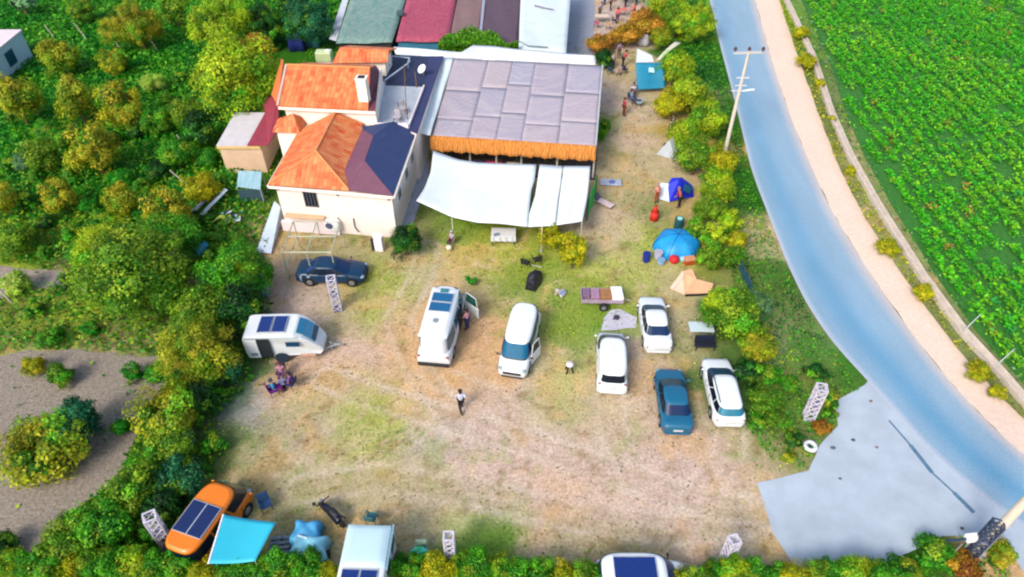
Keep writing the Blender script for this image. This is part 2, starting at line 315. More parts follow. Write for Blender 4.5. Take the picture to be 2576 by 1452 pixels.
def leafquads(pos,nrm,size,rs):
    n=len(pos); t=rs.normal(size=(n,3)); t-=nrm*(t*nrm).sum(1)[:,None]; t/=np.linalg.norm(t,axis=1)[:,None]+1e-9
    b=np.cross(nrm,t); s=size[:,None]; k=rs.uniform(.45,.75,(n,1))
    V=np.stack([pos-t*s*.5,pos+b*s*k*.5+nrm*s*.08,pos+t*s*.5,pos-b*s*k*.5+nrm*s*.08],1).reshape(-1,3)
    return V,np.arange(n*4).reshape(-1,4)
def palcols(pal,n,rs,idx=None):
    P_=np.minimum(np.array([C(h) for h in PAL[pal]])*(1.0 if pal in('bright','vine') else 1.45)*np.array([.93,1.02,.95]),.6); i=rs.integers(0,len(P_),n) if idx is None else idx
    return P_[i]
_cm={}
def crown_mesh(pal,size,var):
    key=(pal,size,var)
    if key in _cm: return _cm[key]
    rs=np.random.default_rng(abs(hash(pal+size))%9999*0+sum(map(ord,pal+size))*7+var)
    nc,nl,ls={'s':(30,150,.155),'m':(52,190,.10),'l':(120,200,.055),'x':(9,70,.3)}[size]
    pos=[];nr=[];cl=[]
    for c in range(nc):
        d=rs.normal(size=3); d[2]=abs(d[2])*1.25-.6; d/=np.linalg.norm(d)
        rr=rs.uniform(.3,.88); ce=d*rr; cr=rs.uniform(.2,.42) if size!='l' else rs.uniform(.13,.27)
        if size=='l': cr*=1.05; 
        e=rs.normal(size=(nl,3)); e/=np.linalg.norm(e,axis=1)[:,None]; e[:,2]=np.where(rs.random(nl)<.6,np.abs(e[:,2]),e[:,2])
        p=ce+e*cr*rs.uniform(.5,1.12,(nl,1)); pos.append(p); nn=e+d*.5+rs.normal(size=(nl,3))*.45; nr.append(nn/np.linalg.norm(nn,axis=1)[:,None])
        hue=rs.integers(0,len(PAL[pal])); idx=np.where(rs.random(nl)<.6,hue,rs.integers(0,len(PAL[pal]),nl))
        pp_=pal if rs.random()<.74 or pal in('orange','rust','pale','grey','vine','yellow') else ('moss' if rs.random()<.6 else 'green'); cl.append(palcols(pp_,nl,rs,np.minimum(idx,len(PAL[pp_])-1))*rs.uniform(.75,1.3,(nl,1))*rs.uniform(.7,1.25))
    pos=np.concatenate(pos);nr=np.concatenate(nr);cl=np.concatenate(cl)
    pos[:,2]+=.05
    V,q=leafquads(pos,nr,rs.uniform(.55,1.35,len(pos))*ls,rs)
    me=npmesh('crown_'+pal,V,q,np.repeat(cl,4,0),LEAF); _cm[key]=me; return me
BARK=mat('#8a6a4a',.9,.3,6,bump=.5); BARKW=mat('#d9cdb8',.85,.2,6)
def trunk_mesh(v=0):
    key=('trunk',v)
    if key in _cm: return _cm[key]
    rs=random.Random(v); b=MB(); b.tube((0,0,-1.15),(.03,.02,-.35),.085,.06,8)
    for k in range(5):
        a=k*1.256+rs.random(); q=(math.cos(a)*.35,math.sin(a)*.35,.05+rs.random()*.25); b.tube((.03,.02,-.4),q,.045,.022,6); b.tube(q,(q[0]*1.9,q[1]*1.9,q[2]+.3),.022,.008,5)
    b.tube((.03,.02,-.4),(0,0,.5),.055,.015,6)
    o=b.build('trunk',BARK); me=o.data; bpy.data.objects.remove(o); _cm[key]=me; return me
VN=[0]
def plant(px,py,rpx,pal,label,size=None,h=1.0,kind='tree',name=None,cat=None,group=None,lift=None,two=None):
    """px,py: picture position of the middle of the crown, rpx: half width of the crown there"""
    VN[0]+=1; i=VN[0]
    zc=1.5
    for _ in range(4):
        x,y,_z=P(px,py,zc); r=(1.0 if px<700 and rpx<66 else .98 if px>1640 else 1.08)*rpx*depth(x,y,zc)/F
        zc=(r*h*.7 if kind=='shrub' else r*h*.8) if lift is None else lift
    t=thing(name or ('tree' if kind=='tree' else 'shrub'),label,cat or ('tree' if kind=='tree' else 'shrub'),(x,y,0),random.Random(i).uniform(0,6.28),group)
    sz=size or ('l' if r>2.3 else 'm' if r>1.05 else 's' if r>.5 else 'x')
    c=bpy.data.objects.new('crown' if kind=='tree' else 'foliage',crown_mesh(pal,sz,i%2)); COL.objects.link(c); c.parent=t; c.location=(0,0,zc); c.scale=(r,r,r*h)
    if two:
        c2=bpy.data.objects.new('crown' if kind=='tree' else 'foliage',crown_mesh(two[0],sz,(i+1)%2)); COL.objects.link(c2); c2.parent=t
        ca=-t.rotation_euler.z; ox,oy=two[1]*r,two[2]*r; c2.location=(ox*math.cos(ca)-oy*math.sin(ca),ox*math.sin(ca)+oy*math.cos(ca),zc+two[3]*r); c2.scale=(r*two[4],)*3
        c2['label']=two[5]
    s=bpy.data.objects.new('trunk' if kind=='tree' else 'stem',trunk_mesh(i%3)); COL.objects.link(s); s.parent=t; s.location=(0,0,zc); s.scale=(r,r,zc/1.15)
    return t
T=plant; OG='small round trees of the orchard'
T(345,72,62,'gold','tall golden orange tree standing alone at the top, left of the biggest lime tree',h=1.15,two=('gold',-.75,-.25,-.15,.75,'lower golden lobe of the crown'))
T(150,152,50,'olive','olive tree with a reddish top just right of the white cube house',two=('orange',-.3,.6,.1,.5,'reddish orange top'))
T(288,160,36,'olive','small tree with an orange tip beside a bare white pole',two=('orange',.0,.6,.3,.5,'orange tip'))
T(195,262,56,'olive','round olive green tree, first of the pair below the white pole',h=1.25,group=OG)
T(307,272,54,'gold','round golden olive tree, right one of the pair in the middle of the orchard',h=1.25,group=OG)
T(45,262,56,'gold','golden brown tree just below the white cube house',h=1.25,group=OG)
T(237,388,64,'gold','largest round golden olive tree in the middle of the orchard',h=1.25,group=OG)
T(105,395,48,'moss','olive tree half merged with a pale bush, left of the largest golden tree',two=('grey',-.7,-.5,-.1,.55,'pale green bushy side'),group=OG)
T(152,500,42,'gold','golden tree above the pair of weedy bushes at the left',h=1.25,group=OG)
T(306,512,42,'gold','small golden tree left of the path of the big round tree',h=1.25,group=OG)
T(425,545,60,'gold','golden tree just above the big dark green round tree',h=1.25,group=OG)
T(12,505,38,'gold','golden tree cut by the left edge of the picture',h=1.25,group=OG)
T(40,602,50,'moss','mossy tree with lime top at the left edge above the gravel path',two=('lime',-.2,.6,.1,.6,'lime green top'))
T(388,213,30,'pale','very pale lime bush in the upper orchard',kind='shrub')
T(505,478,46,'yellow','yellow green bush beside the grey planks',kind='shrub')
T(448,390,48,'green','dark green bush right of the largest golden tree',kind='shrub')
T(505,335,52,'dark','dark green bush left of the cream annex, by its wall',kind='shrub')
T(470,290,44,'moss','mossy bush between the orchard and the biggest lime tree',kind='shrub')
T(395,310,40,'green','green bush right of the golden pair',kind='shrub')
T(600,215,120,'lime','biggest lime yellow tree with an orange top, left of the tiled house',h=1.0,two=('orange',.25,.75,.3,.4,'orange flowering top'))
T(560,75,78,'lime','bright green tree top behind the biggest lime tree',two=('green',-.3,.3,.0,.8,'greener half'))
T(668,75,62,'dark','dark green tree behind the biggest lime tree, beside the sheds')
T(775,62,66,'teal','deep teal tree in front of the grey green shed')
T(740,10,40,'dark','dark tree at the top edge left of the sheds')
T(440,30,45,'moss','mossy tree at the top edge right of the golden orange tree')
T(210,35,36,'moss','small dull green tree at the top edge left of the golden orange tree')
T(55,10,40,'grey','thin bare grey twigged tree at the top left corner',size='x')
T(235,640,55,'green','green bush above the gravel path, left of the big round tree',kind='shrub')
T(345,700,150,'moss','big round mossy tree, largest of the left side',h=.85,two=('lime',-.62,.35,.15,.5,'lime yellow side'))
T(300,600,62,'lime','lime bush growing against the top of the big round mossy tree',kind='shrub')
T(425,620,92,'green','deep green tree behind the big round mossy tree',h=.8)
T(470,560,40,'dark','dark teal bush between the golden tree and the blue barrel',kind='shrub')
T(595,700,88,'green','leafy green tree beside the white ramp',two=('lime',.3,.2,.2,.5,'lime branch'))
T(600,780,70,'dark','dark green tree above the white caravan')
T(650,690,38,'green','small green bush at the foot of the white ramp',kind='shrub')
T(510,800,75,'moss','mossy tree between the big round tree and the caravan')
T(500,900,98,'olive','olive tree left of the caravan',two=('gold',-.2,-.3,.2,.6,'golden lower branches'))
T(560,930,50,'teal','dark teal bush at the rear of the caravan',kind='shrub')
T(425,1050,78,'olive','olive tree by the bend of the gravel track')
T(500,1010,58,'dark','dark green bush below the olive tree and left of the seated people',kind='shrub')
T(430,1130,62,'moss','mossy tree half way down the gravel track',two=('grey',.4,.3,.1,.5,'pale grey green branch'))
T(450,1208,62,'teal','pale teal round bush above the orange van',kind='shrub')
T(350,1235,70,'moss','mossy tree at the lower bend of the gravel track',two=('gold',-.3,.3,.1,.5,'golden top'))
T(410,1280,58,'dark','dark green tree left of the orange van')
T(265,1320,74,'green','green tree beside the gravel track near the bottom left')
T(175,1370,66,'moss','mossy bush at the end of the track near the bottom left',kind='shrub')
T(112,1135,98,'olive','big olive bush standing alone on the gravel track',h=.8,kind='shrub',two=('teal',.5,.75,.05,.68,'upper side, its shade painted dark teal'))  # teal second crown paints the shaded side of the bush
T(335,940,28,'bright','small bright green bush on the gravel track, nearest its top edge',kind='shrub')
T(155,948,36,'moss','low mossy bush on the gravel track above the big lone bush',kind='shrub')
T(85,925,30,'yellow','low yellow green bush at the top of the gravel track',kind='shrub')
T(305,1078,26,'bright','small bright green bush on the gravel track beside the olive trees',kind='shrub')
T(45,712,36,'pale','pale lime bush between the two bits of gravel path at the left edge',kind='shrub')
T(8,1375,36,'dark','dark green bush cut by the left edge at the bottom of the track',kind='shrub')
T(1020,612,42,'dark','dark green shrub at the right corner of the white walled house',kind='shrub',h=1.15,two=('moss',.1,.3,.2,.7,'lighter top'))
T(1440,640,40,'yellow','airy yellow green sapling in front of the shade sails',size='s',h=1.3)
T(1385,600,30,'yellow','smaller yellow green sapling beside the pole of the shade sails',size='s',h=1.2)
T(1512,112,36,'orange','small orange brown tree over the party tables, lower left one',size='m',h=.7)
T(1572,92,42,'orange','orange brown tree over the party tables, middle one',size='m',h=.7)
T(1622,62,46,'orange','orange brown tree over the party tables, upper right one',h=.8)
RG='green trees in the row between the camp and the road'
T(1680,25,52,'lime','lime tree at the top edge beside the orange tree')
T(1745,60,58,'lime','lime tree at the top of the road verge',two=('gold',.3,.3,.1,.6,'golden top'))
T(1660,100,30,'olive','olive tree between the orange tree and the white canopy')
T(1695,178,50,'lime','lime tree beside the teal tarpaulin shelter')
T(1740,240,55,'lime','lime tree just below the one beside the teal shelter')
T(1690,265,45,'yellow','yellow green tree nearest the seated campers')
T(1775,305,52,'lime','lime tree left of the tall concrete pole, above its foot')
T(1722,340,46,'lime','lime tree above the white grey tent')
T(1748,400,58,'moss','mossy tree beside the white grey tent')
T(1805,410,46,'yellow','yellow tree at the foot of the tall concrete pole')
T(1785,530,42,'moss','mossy tree right of the navy tent')
T(1800,470,50,'lime','lime tree between the foot of the tall pole and the navy tent')
T(1755,585,36,'moss','small mossy tree touching the right side of the dome tent')
T(1880,835,36,'moss','mossy bush between the estate car and the verge',kind='shrub')
T(1700,60,44,'moss','mossy tree between two lime ones at the top of the row')
T(1835,560,34,'lime','small lime bush between the row of trees and the verge',kind='shrub')
T(1800,600,38,'lime','lime tree right of the sky blue dome tent')
T(1850,610,30,'yellow','yellow flowering bush by the road verge, beside the dome tent',kind='shrub')
T(1785,650,36,'moss','mossy tree right of the folded cardboard boxes')
T(1845,650,34,'moss','small mossy bush above the blue windbreak',kind='shrub')
T(1800,775,40,'lime','lime tree above the white folding table')
T(1840,800,76,'moss','mossy round tree right of the parked saloon and table',two=('lime',-.2,.5,.2,.6,'lime top'))
T(1895,775,44,'grey','pale grey green tree at the end of the tree row')
T(1905,870,52,'olive','olive bush above the white estate car',kind='shrub')
T(1880,940,40,'dark','dark green bush right of the white estate car',kind='shrub')
T(1930,1010,44,'moss','low mossy bush on the verge beside the last lattice column',kind='shrub',h=.7)
T(2080,1010,30,'olive','olive brown bush at the top corner of the driveway apron',kind='shrub')
T(1513,330,24,'green','green weed bush at the corner of the reed roof',kind='shrub',h=1.3)
T(1520,150,26,'dark','dark green bush beside the white canopy corner',kind='shrub')
T(1185,705,16,'bright','little dark green bush above the white campervan',kind='shrub')
for a_,c,r_,pl,lb in ((1935,945,34,'green','green weedy bush on the verge above the low mossy one'),(1962,1062,34,'moss','low mossy bush on the verge left of the last lattice column'),(1905,1065,26,'green','low green bush right of the tail of the estate car'),(2000,1108,28,'dark','dark low bush above the white painted tyre'),(1985,1150,24,'olive','olive weed bush at the lower tip of the verge'),(2068,1075,26,'rust','rusty low bush beside the last lattice column at the apron edge'),(2090,1040,22,'dark','dark green bush at the apron edge above the rusty one'),(1985,965,30,'green','green bush high on the verge between the estate car and the road'),(2050,940,34,'dark','dark green bush on the verge close to the road, nearest the apron')): T(a_,c,r_,pl,lb,kind='shrub',h=.6)
for px,py,r,lb in ((2016,86,24,'first yellow green bush on the far road edge from the top'),(2028,158,27,'second yellow green bush on the far road edge from the top'),(2062,210,16,'small yellow bush just below the second one on the far road edge'),
    (2092,300,12,'tiny round green bush on the far road edge'),(2138,430,16,'small green bush on the far road edge above the middle'),(2232,625,30,'yellow bush on the far road edge at mid height, on the concrete channel'),
    (2320,738,30,'yellow bush on the far road edge, next below the one at mid height'),(2462,938,34,'large yellow bush low on the far road edge'),(2510,990,26,'lower end yellow bush on the far road edge')):
    T(px,py,r,'yellow',lb,kind='shrub',h=.8,group='bushes along the far edge of the road')
T(2350,1395,52,'green','green bush below the driveway apron at the bottom edge',kind='shrub',h=.7)
T(2420,1425,46,'rust','rusty brown bush under the leaning arm of the concrete pole',kind='shrub',h=.8)
T(2512,1395,40,'gold','golden bush at the foot of the near concrete pole',kind='shrub',h=1.0)
T(2270,1440,44,'olive','olive bush at the bottom edge left of the brown one',kind='shrub',h=.7)
UB=[(90,210),(130,60),(250,110),(215,200),(340,185),(430,130),(455,200),(350,330),(120,330),(60,330),(180,440),(300,450),(360,470),(400,430),(90,450),(60,510),(220,520),(260,560),(120,560),(180,590),(110,640),(360,540),(420,250),(470,130),(285,350),(155,350),(30,420),(520,400),(560,390),(180,700),(90,780),(170,800),(130,850),(230,830),(40,820),(300,860),(60,870),(480,60),(270,30),(130,15),(540,610),(560,640),(600,610),(630,640),(395,940),(560,990),(380,1180),(300,1300),(330,1380),(240,1400),(520,1330),(480,1300),(500,1180),(540,1120),(440,1340),(370,1330)]
UB=[u for u in UB if u not in ((130,60),(250,110),(215,200),(430,130),(270,30),(470,130),(340,185),(130,15),(90,210),(480,60),(60,330),(300,860),(60,870),(170,800),(40,820))]
for i,(a_,c) in enumerate(UB):
    plant(a_,c,22+(i*7)%15,['green','dark','green','green','bright'][i%5],'low green bush in the undergrowth between the trees of the left side',kind='shrub',h=.8,name='undergrowth_bush',cat='bush',group='undergrowth bushes between the trees')
# hedge along the bottom edge
hx=30; k=0; rs=random.Random(4)
HP=['lime','green','green','yellow','moss','green']
while hx<2260:
    r=rs.uniform(36,56); yy=(1434 if hx<1300 else 1452)+rs.uniform(-8,10)
    if hx<420: yy-=6
    if 1490<hx<1750 or 500<hx<700 or 830<hx<990: yy+=17; r*=.85
    pal=HP[k%6] if rs.random()<.8 else 'green'
    plant(hx,yy,r,pal,'leafy hedge bush in the unbroken row along the bottom edge',kind='shrub',h=1.25,size='m',name='hedge_shrub',cat='shrub',group='hedge row along the bottom edge')
    hx+=r*1.15; k+=1
# ---------------- leafy ground cover (uncountable) ----------------
def scatter(name,n,box,dens,pal,label,size=(.1,.25),hh=(0,.35),tilt=.6,seed=1,kind='stuff',pals=None):
    rs=np.random.default_rng(seed); x=rs.uniform(box[0],box[1],n); y=rs.uniform(box[2],box[3],n)
    keep=rs.random(n)<dens(x,y); x=x[keep];y=y[keep]; m=len(x)
    z=rs.uniform(hh[0],hh[1],m)*(.3+.9*fbm(x,y,1.6,seed))
    nr=np.stack([rs.normal(size=m)*tilt,rs.normal(size=m)*tilt,np.ones(m)],1); nr/=np.linalg.norm(nr,axis=1)[:,None]
    s=rs.uniform(size[0],size[1],m)*(1+np.maximum(y-25,0)*.008)
    V,q=leafquads(np.stack([x,y,z+.02],1),nr,s,rs)
    pl=pals(x,y,rs) if pals else palcols(pal,m,rs)
    me=npmesh(name,V,q,np.repeat(pl*rs.uniform(.7,1.3,(m,1)),4,0),LEAF); o=bpy.data.objects.new(name,me); COL.objects.link(o); tag(o,label,name.replace('_',' '),kind=kind); return o
track=[noisy(wl(A),.0) for A in ([(-60,905),(40,885),(200,878),(330,892),(405,898),(432,935),(395,1000),(352,1090),(300,1195),(180,1290),(100,1390),(70,1500),(-80,1500)],[(-60,690),(0,668),(110,680),(205,682),(200,712),(120,720),(40,728),(0,758),(-60,800)])]
YARD=wl([(560,1170),(545,1050),(640,960),(600,840),(690,780),(660,640),(700,600),(640,380),(700,130),(1000,-60),(1500,-60),(1640,130),(1640,420),(1660,640),(1740,850),(1880,1080),(2040,1190),(1910,1215),(1950,1380),(500,1440),(520,1250)])
VERGE=wl([(1760,-60),(1788,60),(1830,215),(1880,430),(1935,580),(1985,700),(2055,830),(2130,930),(2160,985),(2098,1010),(2100,1070),(2055,1125),(2030,1185),(1930,1150),(1870,1060),(1880,930),(1850,780),(1820,560),(1800,380),(1750,200),(1700,80),(1680,-60)])
BOT=wl([(2200,1428),(2300,1390),(2380,1350),(2450,1360),(2520,1400),(2560,1480),(2200,1500)])
def dens_orch(x,y):
    d=np.where(inpoly(x,y,YARD)|(x>-6)&(y<80),0,1.0)
    for t in track: d=np.where(inpoly(x,y,t),.015,d)
    return d*np.clip(.55+fbm(x,y,2.5,4),.0,1)
def orch_pal(x,y,rs):
    n=fbm(x,y,3.5,11); a=palcols('bright',len(x),rs); b_=palcols('green',len(x),rs); c_=palcols('moss',len(x),rs)
    k=np.clip((n-.5)*6+.5,0,1)[:,None]; o=np.where(rs.random((len(x),1))<k,a*.8,b_); far=np.clip((60-y)/25,0,1)[:,None]*.65
    return np.where(rs.random((len(x),1))<far,c_,o)
scatter('weeds',150000,(-62,-6,14,86),dens_orch,'green','dense green weeds and undergrowth between the orchard trees',(.14,.36),(0,.55),seed=3,pals=orch_pal)
def dens_v(x,y): return (inpoly(x,y,VERGE)|inpoly(x,y,BOT))*np.clip(fbm(x,y,2,6)*2.4-.3,0,1)
def verge_pal(x,y,rs):
    n=fbm(x,y,2.5,21); a=palcols('green',len(x),rs); b_=palcols('dark',len(x),rs)*1.7; c_=palcols('olive',len(x),rs)
    r=rs.random((len(x),1)); o=np.where(r<np.clip((n-.42)*5,0,1)[:,None],b_,a); return np.where(rs.random((len(x),1))<np.clip((.40-n)*4,0,.5)[:,None],c_,o)
scatter('verge_weeds',110000,(6,26,14,86),dens_v,'green','dark green weeds on the bank between the tree row and the road',(.08,.2),(0,.35),seed=8,pals=verge_pal)
GXY=[(P2(float(g.split(',')[0]),float(g.split(',')[1])),g.split(',')[2]) for g in GP]
def dens_g(x,y):
    d=np.zeros_like(x); 
    wx=x+(fbm(x,y,3.2,3)-.5)*4.5; wy=y+(fbm(x,y,3.2,9)-.5)*4.5
    wt=np.zeros_like(x)
    for (gx_,gy_),c in GXY:
        s=1.5+gy_*.022; ww=np.exp(-np.minimum(((wx-gx_)**2+(wy-gy_)**2)/(s*s),50)*1.1)+1e-4; wt+=ww; d+=ww*{'L':1,'G':1,'K':1,'M':.7,'D':.12,'N':1}.get(c,.02)
    return (d/wt)*inpoly(x,y,YARD)*np.clip(fbm(x,y,1.3,8)*2.6-.75,0,1)
def yard_pal(x,y,rs):
    n=fbm(x,y,2.2,31); a=palcols('lime',len(x),rs); b_=palcols('green',len(x),rs); r=rs.random((len(x),1))
    o=np.where(r<np.clip((n-.5)*5+.35,0,1)[:,None],b_*1.1,a); return o*.75+ground_cols(x,y)*.3
scatter('grass',130000,(-22,22,14,80),dens_g,'lime','short patchy grass tufts scattered over the yard',(.06,.15),(0,.12),tilt=.8,seed=12,pals=yard_pal)
# debris speckle: dry stalks on the bare earth
def dens_d(x,y): return inpoly(x,y,YARD)*np.clip(fbm(x,y,1.0,18)*2-.7,0,1)*.5
def dry_pal(x,y,rs): 
    A=np.array([C('#a08a52'),C('#8a8a44'),C('#c9ad7c'),C('#6f7a3a'),C('#b98a4a')]); return A[rs.integers(0,5,len(x))]
scatter('dry_stalks',42000,(-22,22,14,60),dens_d,'olive','dry stalks and straw lying on the bare earth',(.06,.16),(0,.04),tilt=.5,seed=15,pals=dry_pal)
def dens_e(x,y):
    m=np.zeros(len(x),bool); A=wl(RR); B=wl(RC); B2=[(p[0]-.25,p[1]) for p in B]; return inpoly(x,y,A+B2[::-1])*np.clip(fbm(x,y,1.5,9)*2.4-.5,0,1)
scatter('verge_weeds',26000,(25,36,18,86),dens_e,'lime','olive green weeds in a thin line between the shoulder and the concrete channel',(.1,.24),(0,.3),seed=18,pals=lambda x,y,rs:np.where(rs.random((len(x),1))<.5,palcols('olive',len(x),rs),palcols('yellow',len(x),rs)))
# ---------------- crop field ----------------
FE=[(a+38,b-5) for a,b in RC]; fe=wl(FE)
FLD=fe+[(90,12),(90,95),(fe[0][0],95)]
fo=MB(); fo.prism([(p[0],p[1],-.0) for p in FLD],.06); tag(fo.build('field',mat('#347e20',.95,.35,3,bump=.5,bscale=6)),'dark planted soil of the crop field beyond the road','field',kind='structure')
def crop():
    rs=np.random.default_rng(5); xs=[];ys=[]
    ang=R(2.0)
    for r_ in np.arange(22,82,1.2):
        yy=np.arange(15,92,.46); yy=yy+rs.uniform(-.14,.14,len(yy)); xx=r_+rs.normal(0,.07,len(yy))-(yy-50)*math.tan(ang)+np.sin(yy/9)*.15; xs.append(xx);ys.append(yy)
    x=np.concatenate(xs);y=np.concatenate(ys)
    fx=np.interp(y,[p[1] for p in fe[::-1]],[p[0] for p in fe[::-1]])
    vis=(x>fx+.35)&(x<(depth(x,y,0))*.75+1)&(fbm(x,y,2.2,60)>.31); x=x[vis];y=y[vis]; n=len(x); L_=28
    hue=fbm(x,y,6,70)
    h=rs.uniform(.45,.8,n); px_=np.repeat(x,L_)+rs.normal(0,.16,n*L_); py_=np.repeat(y,L_)+rs.normal(0,.19,n*L_); pz=np.repeat(h,L_)*rs.uniform(.25,1.15,n*L_)
    nr=np.stack([rs.normal(size=n*L_)*.45,rs.normal(size=n*L_)*.45,np.ones(n*L_)],1); nr/=np.linalg.norm(nr,axis=1)[:,None]
    V,q=leafquads(np.stack([px_,py_,pz],1),nr,rs.uniform(.16,.36,n*L_),rs)
    A=np.array([C('#44b418'),C('#62c01e'),C('#84c820'),C('#74bc1c'),C('#38a840'),C('#a88a3a')])
    base=np.clip(((hue-.35)*6+rs.normal(0,1.0,n)),0,4).astype(int); base=np.where(rs.random(n)<.02,5,base)
    idx=np.where(rs.random(n*L_)<.7,np.repeat(base,L_),rs.integers(0,5,n*L_)); cl=A[idx]*rs.uniform(.7,1.3,(n*L_,1))*1.52
    me=npmesh('crop_plants',V,q,np.repeat(cl,4,0),LEAF); o=bpy.data.objects.new('crop_plants',me); COL.objects.link(o); tag(o,'dense rows of leafy green crop plants filling the field','crop plants',kind='stuff')
crop()
scatter('ditch_weeds',16000,(25,40,18,88),lambda x,y: inpoly(x,y,[(p[0]+.4,p[1]) for p in wl(RC)]+[(p[0]+.2,p[1]) for p in fe[::-1]])*np.clip(fbm(x,y,1.5,9)*2-.3,0,1)*.8,'grey','pale grey green weeds in the ditch beside the crop field',(.12,.28),(0,.3),seed=28,pals=lambda x,y,rs:np.where(rs.random((len(x),1))<.45,palcols('grey',len(x),rs),palcols('green',len(x),rs)))
# concrete irrigation channel: one long trough
ch=MB(); c0=[Vector(p) for p in wl(RC)]
def chan(u,v):
    t=u*(len(c0)-1); i=min(int(t),len(c0)-2); p=c0[i].lerp(c0[i+1],t-i); d=(c0[i+1]-c0[i]).normalized(); n=Vector((-d.y,d.x))
    prof=[(-.27,0),(-.27,.38),(-.2,.38),(-.13,.14),(.13,.14),(.2,.38),(.27,.38),(.27,0)][int(round(v*7))]; q=p-n*prof[0]; return (q.x,q.y,prof[1])
ch.grid(chan,60,7); tag(ch.build('irrigation_channel',mat('#e6d6c6',.85,.15,2,bump=.2)),'narrow pale concrete irrigation channel along the far side of the road','channel')
# ---------------- materials for buildings ----------------
TILE=uvmat('roof_tile','#e6500e','#fca864',3.0,1.9,.7,.35); TILE2=uvmat('roof_tile_pale','#f68a3c','#fa7a3a',4.2,3.0,.7,.5)
NAVY=mat('#2b3f72',.75,.14,1.5,bump=.2); NAVY2=mat('#33396a',.8,.16,1.2,bump=.2); PLUM=mat('#7d4c62',.8,.14,1.4,bump=.25)
CREAM=mat('#fbe9de',.85,.07,1.2,bump=.1,k=1.3); CREAMW=mat('#fff0de',.85,.05,1.5,bump=.1,k=1.35); WHITE=mat('#f2f5f6',.8,.06,1.5,bump=.1,k=1.3); PINKW=mat('#f2e2e6',.85,.06,1.2,bump=.1,k=1.3)
BLUEW=mat('#d2e0ee',.85,.08,1.2,bump=.1,k=1.15); GREYF=mat('#c9d2da',.85,.12,1.5,bump=.1); BEIGE=mat('#ebc291',.85,.12,1.5); STEEL=mat('#b9bfae',.5,.2,4); DARK=mat('#22222a',.85,.3,2); WOOD=mat('#8a6444',.8,.25,5)
CLOTH=mat('#eaf4f5',.9,.06,.8,bump=.2,bscale=2.5,k=1.08); SHEETW=mat('#e6f3f4',.75,.08,1.2,bump=.15,bscale=4,k=1.15)
def W3(pts): return [P(*p) for p in pts]
def inset(pts,d):
    c=Vector((sum(p[0] for p in pts)/len(pts),sum(p[1] for p in pts)/len(pts))); out=[]
    for p in pts:
        v=Vector(p[:2])-c; l=v.length; v=v*(1-d*1.3/l); out.append((c.x+v.x,c.y+v.y))
    return out
def walls(poly,z,m,par,name='wall',z0=0):
    b=MB(); b.prism([(p[0],p[1],z) for p in poly],[(p[0],p[1],z0) for p in poly]); return b.build(name,m,par,world=True)
def hip(eave,z,rp,rz_,m,par,name='roof',th=.14,sub=True):
    """eave: FL,FR,BR,BL plan points; rp: the two ridge ends (front/left one first)"""
    FL,FR,BR,BL=[(p[0],p[1],z) for p in eave]; A=(rp[0][0],rp[0][1],rz_); B=(rp[1][0],rp[1][1],rz_)
    return FL,FR,BR,BL,A,B
def ridge_cap(a,b,m,par,r=.09):
    q=MB(); q.tube(a,b,r,r,6); return q.build('ridge_cap',m,par,world=True)
def frame_window(par,c,w_,h_,nrm_rz,m_frame,m_glass,bars=1,d=.08,name='window'):
    """window in a vertical wall: c centre on the wall, nrm_rz yaw so that local -y points outwards"""
    M=Matrix.Translation(c)@Matrix.Rotation(nrm_rz,4,'Z'); b=MB(); t=.06
    for x,z,sx,sz in ((0,h_/2,w_+t,t),(0,-h_/2,w_+t,t),(-w_/2,0,t,h_-t),(w_/2,0,t,h_-t)): b.box((x,0,z),(sx,d,sz))
    for i in range(1,bars+1): b.box((-w_/2+w_*i/(bars+1),-.005,0),(.035,d*.7,h_-t))
    b.v=[tuple(M@Vector(v)) for v in b.v]; fr=b.build(name,m_frame,par,world=True)
    g=MB(); g.box((0,.0,0),(w_-.04,.03,h_-.04)); g.v=[tuple(M@Vector(v)) for v in g.v]; go=g.build('pane',m_glass,fr)
    if par is not None:
        Mi=(Matrix.Translation(par.location)@par.rotation_euler.to_matrix().to_4x4()).inverted(); go.data.transform(Mi)
    return fr
YAW=math.atan2(-.7,5.83)
# ---------------- front house ----------------
hs=thing('house','single storey house with cream walls, half orange tiled and half dark roof','house',(-12.6,44.5,0))
FL,FM,FR,BR,BM,BL=[P2(*p) for p in ((675,466,4.0),(878,480,4.0),(989,493,4.0),(1046,332,4.0),(911,327,4.0),(752,330,4.0))]
wallp=[(FL[0]+.35,FL[1]+.3),(FR[0]-.2,FR[1]+.35),(BR[0]-.2,BR[1]-.05),(FL[0]+1.0,BL[1])]
w_=walls(wallp,3.94,CREAM,hs); 
A1=P(795,382,5.4); A1b=P(845,283,5.4); A2=P(918,406,5.0); A2b=P(940,343,5.0); V1=P(866,429,4.35); V2=P(911,326,4.5)
z=4.0; e=lambda p,zz=z:(p[0],p[1],zz)
b=MB(); 
b.quad(e(FL),e(FM),A1); b.quad(e(FL),A1,A1b,e(BL,4.0)); b.quad(e(FM),V1,A1); b.quad(V1,V2,A1b,A1); b.quad(V2,(A1b[0]+1.9,A1b[1]-.2,4.6),A1b)
rf=b.build('roof',TILE,hs,world=True,solid=.12); rf['label']='orange clay tile half of the roof'
b=MB(); A2c=(A2b[0],A2b[1],5.0)
b.quad(e(FM),e(FR),A2); b.quad(e(FM),A2,A2b,V2,V1); 
rf=b.build('roof',PLUM,hs,world=True,solid=.08); rf['label']='plum brown felt slopes of the roof'
b=MB(); b.quad(e(FR),e(BR),(BR[0]-1.6,BR[1]+.1,4.8),A2b,A2); b.quad(V2,A2b,(BR[0]-1.6,BR[1]+.1,4.8),(V2[0],V2[1]+.3,4.52)); rf=b.build('roof',NAVY,hs,world=True,solid=.085); rf['label']='dark navy felt slope of the roof'
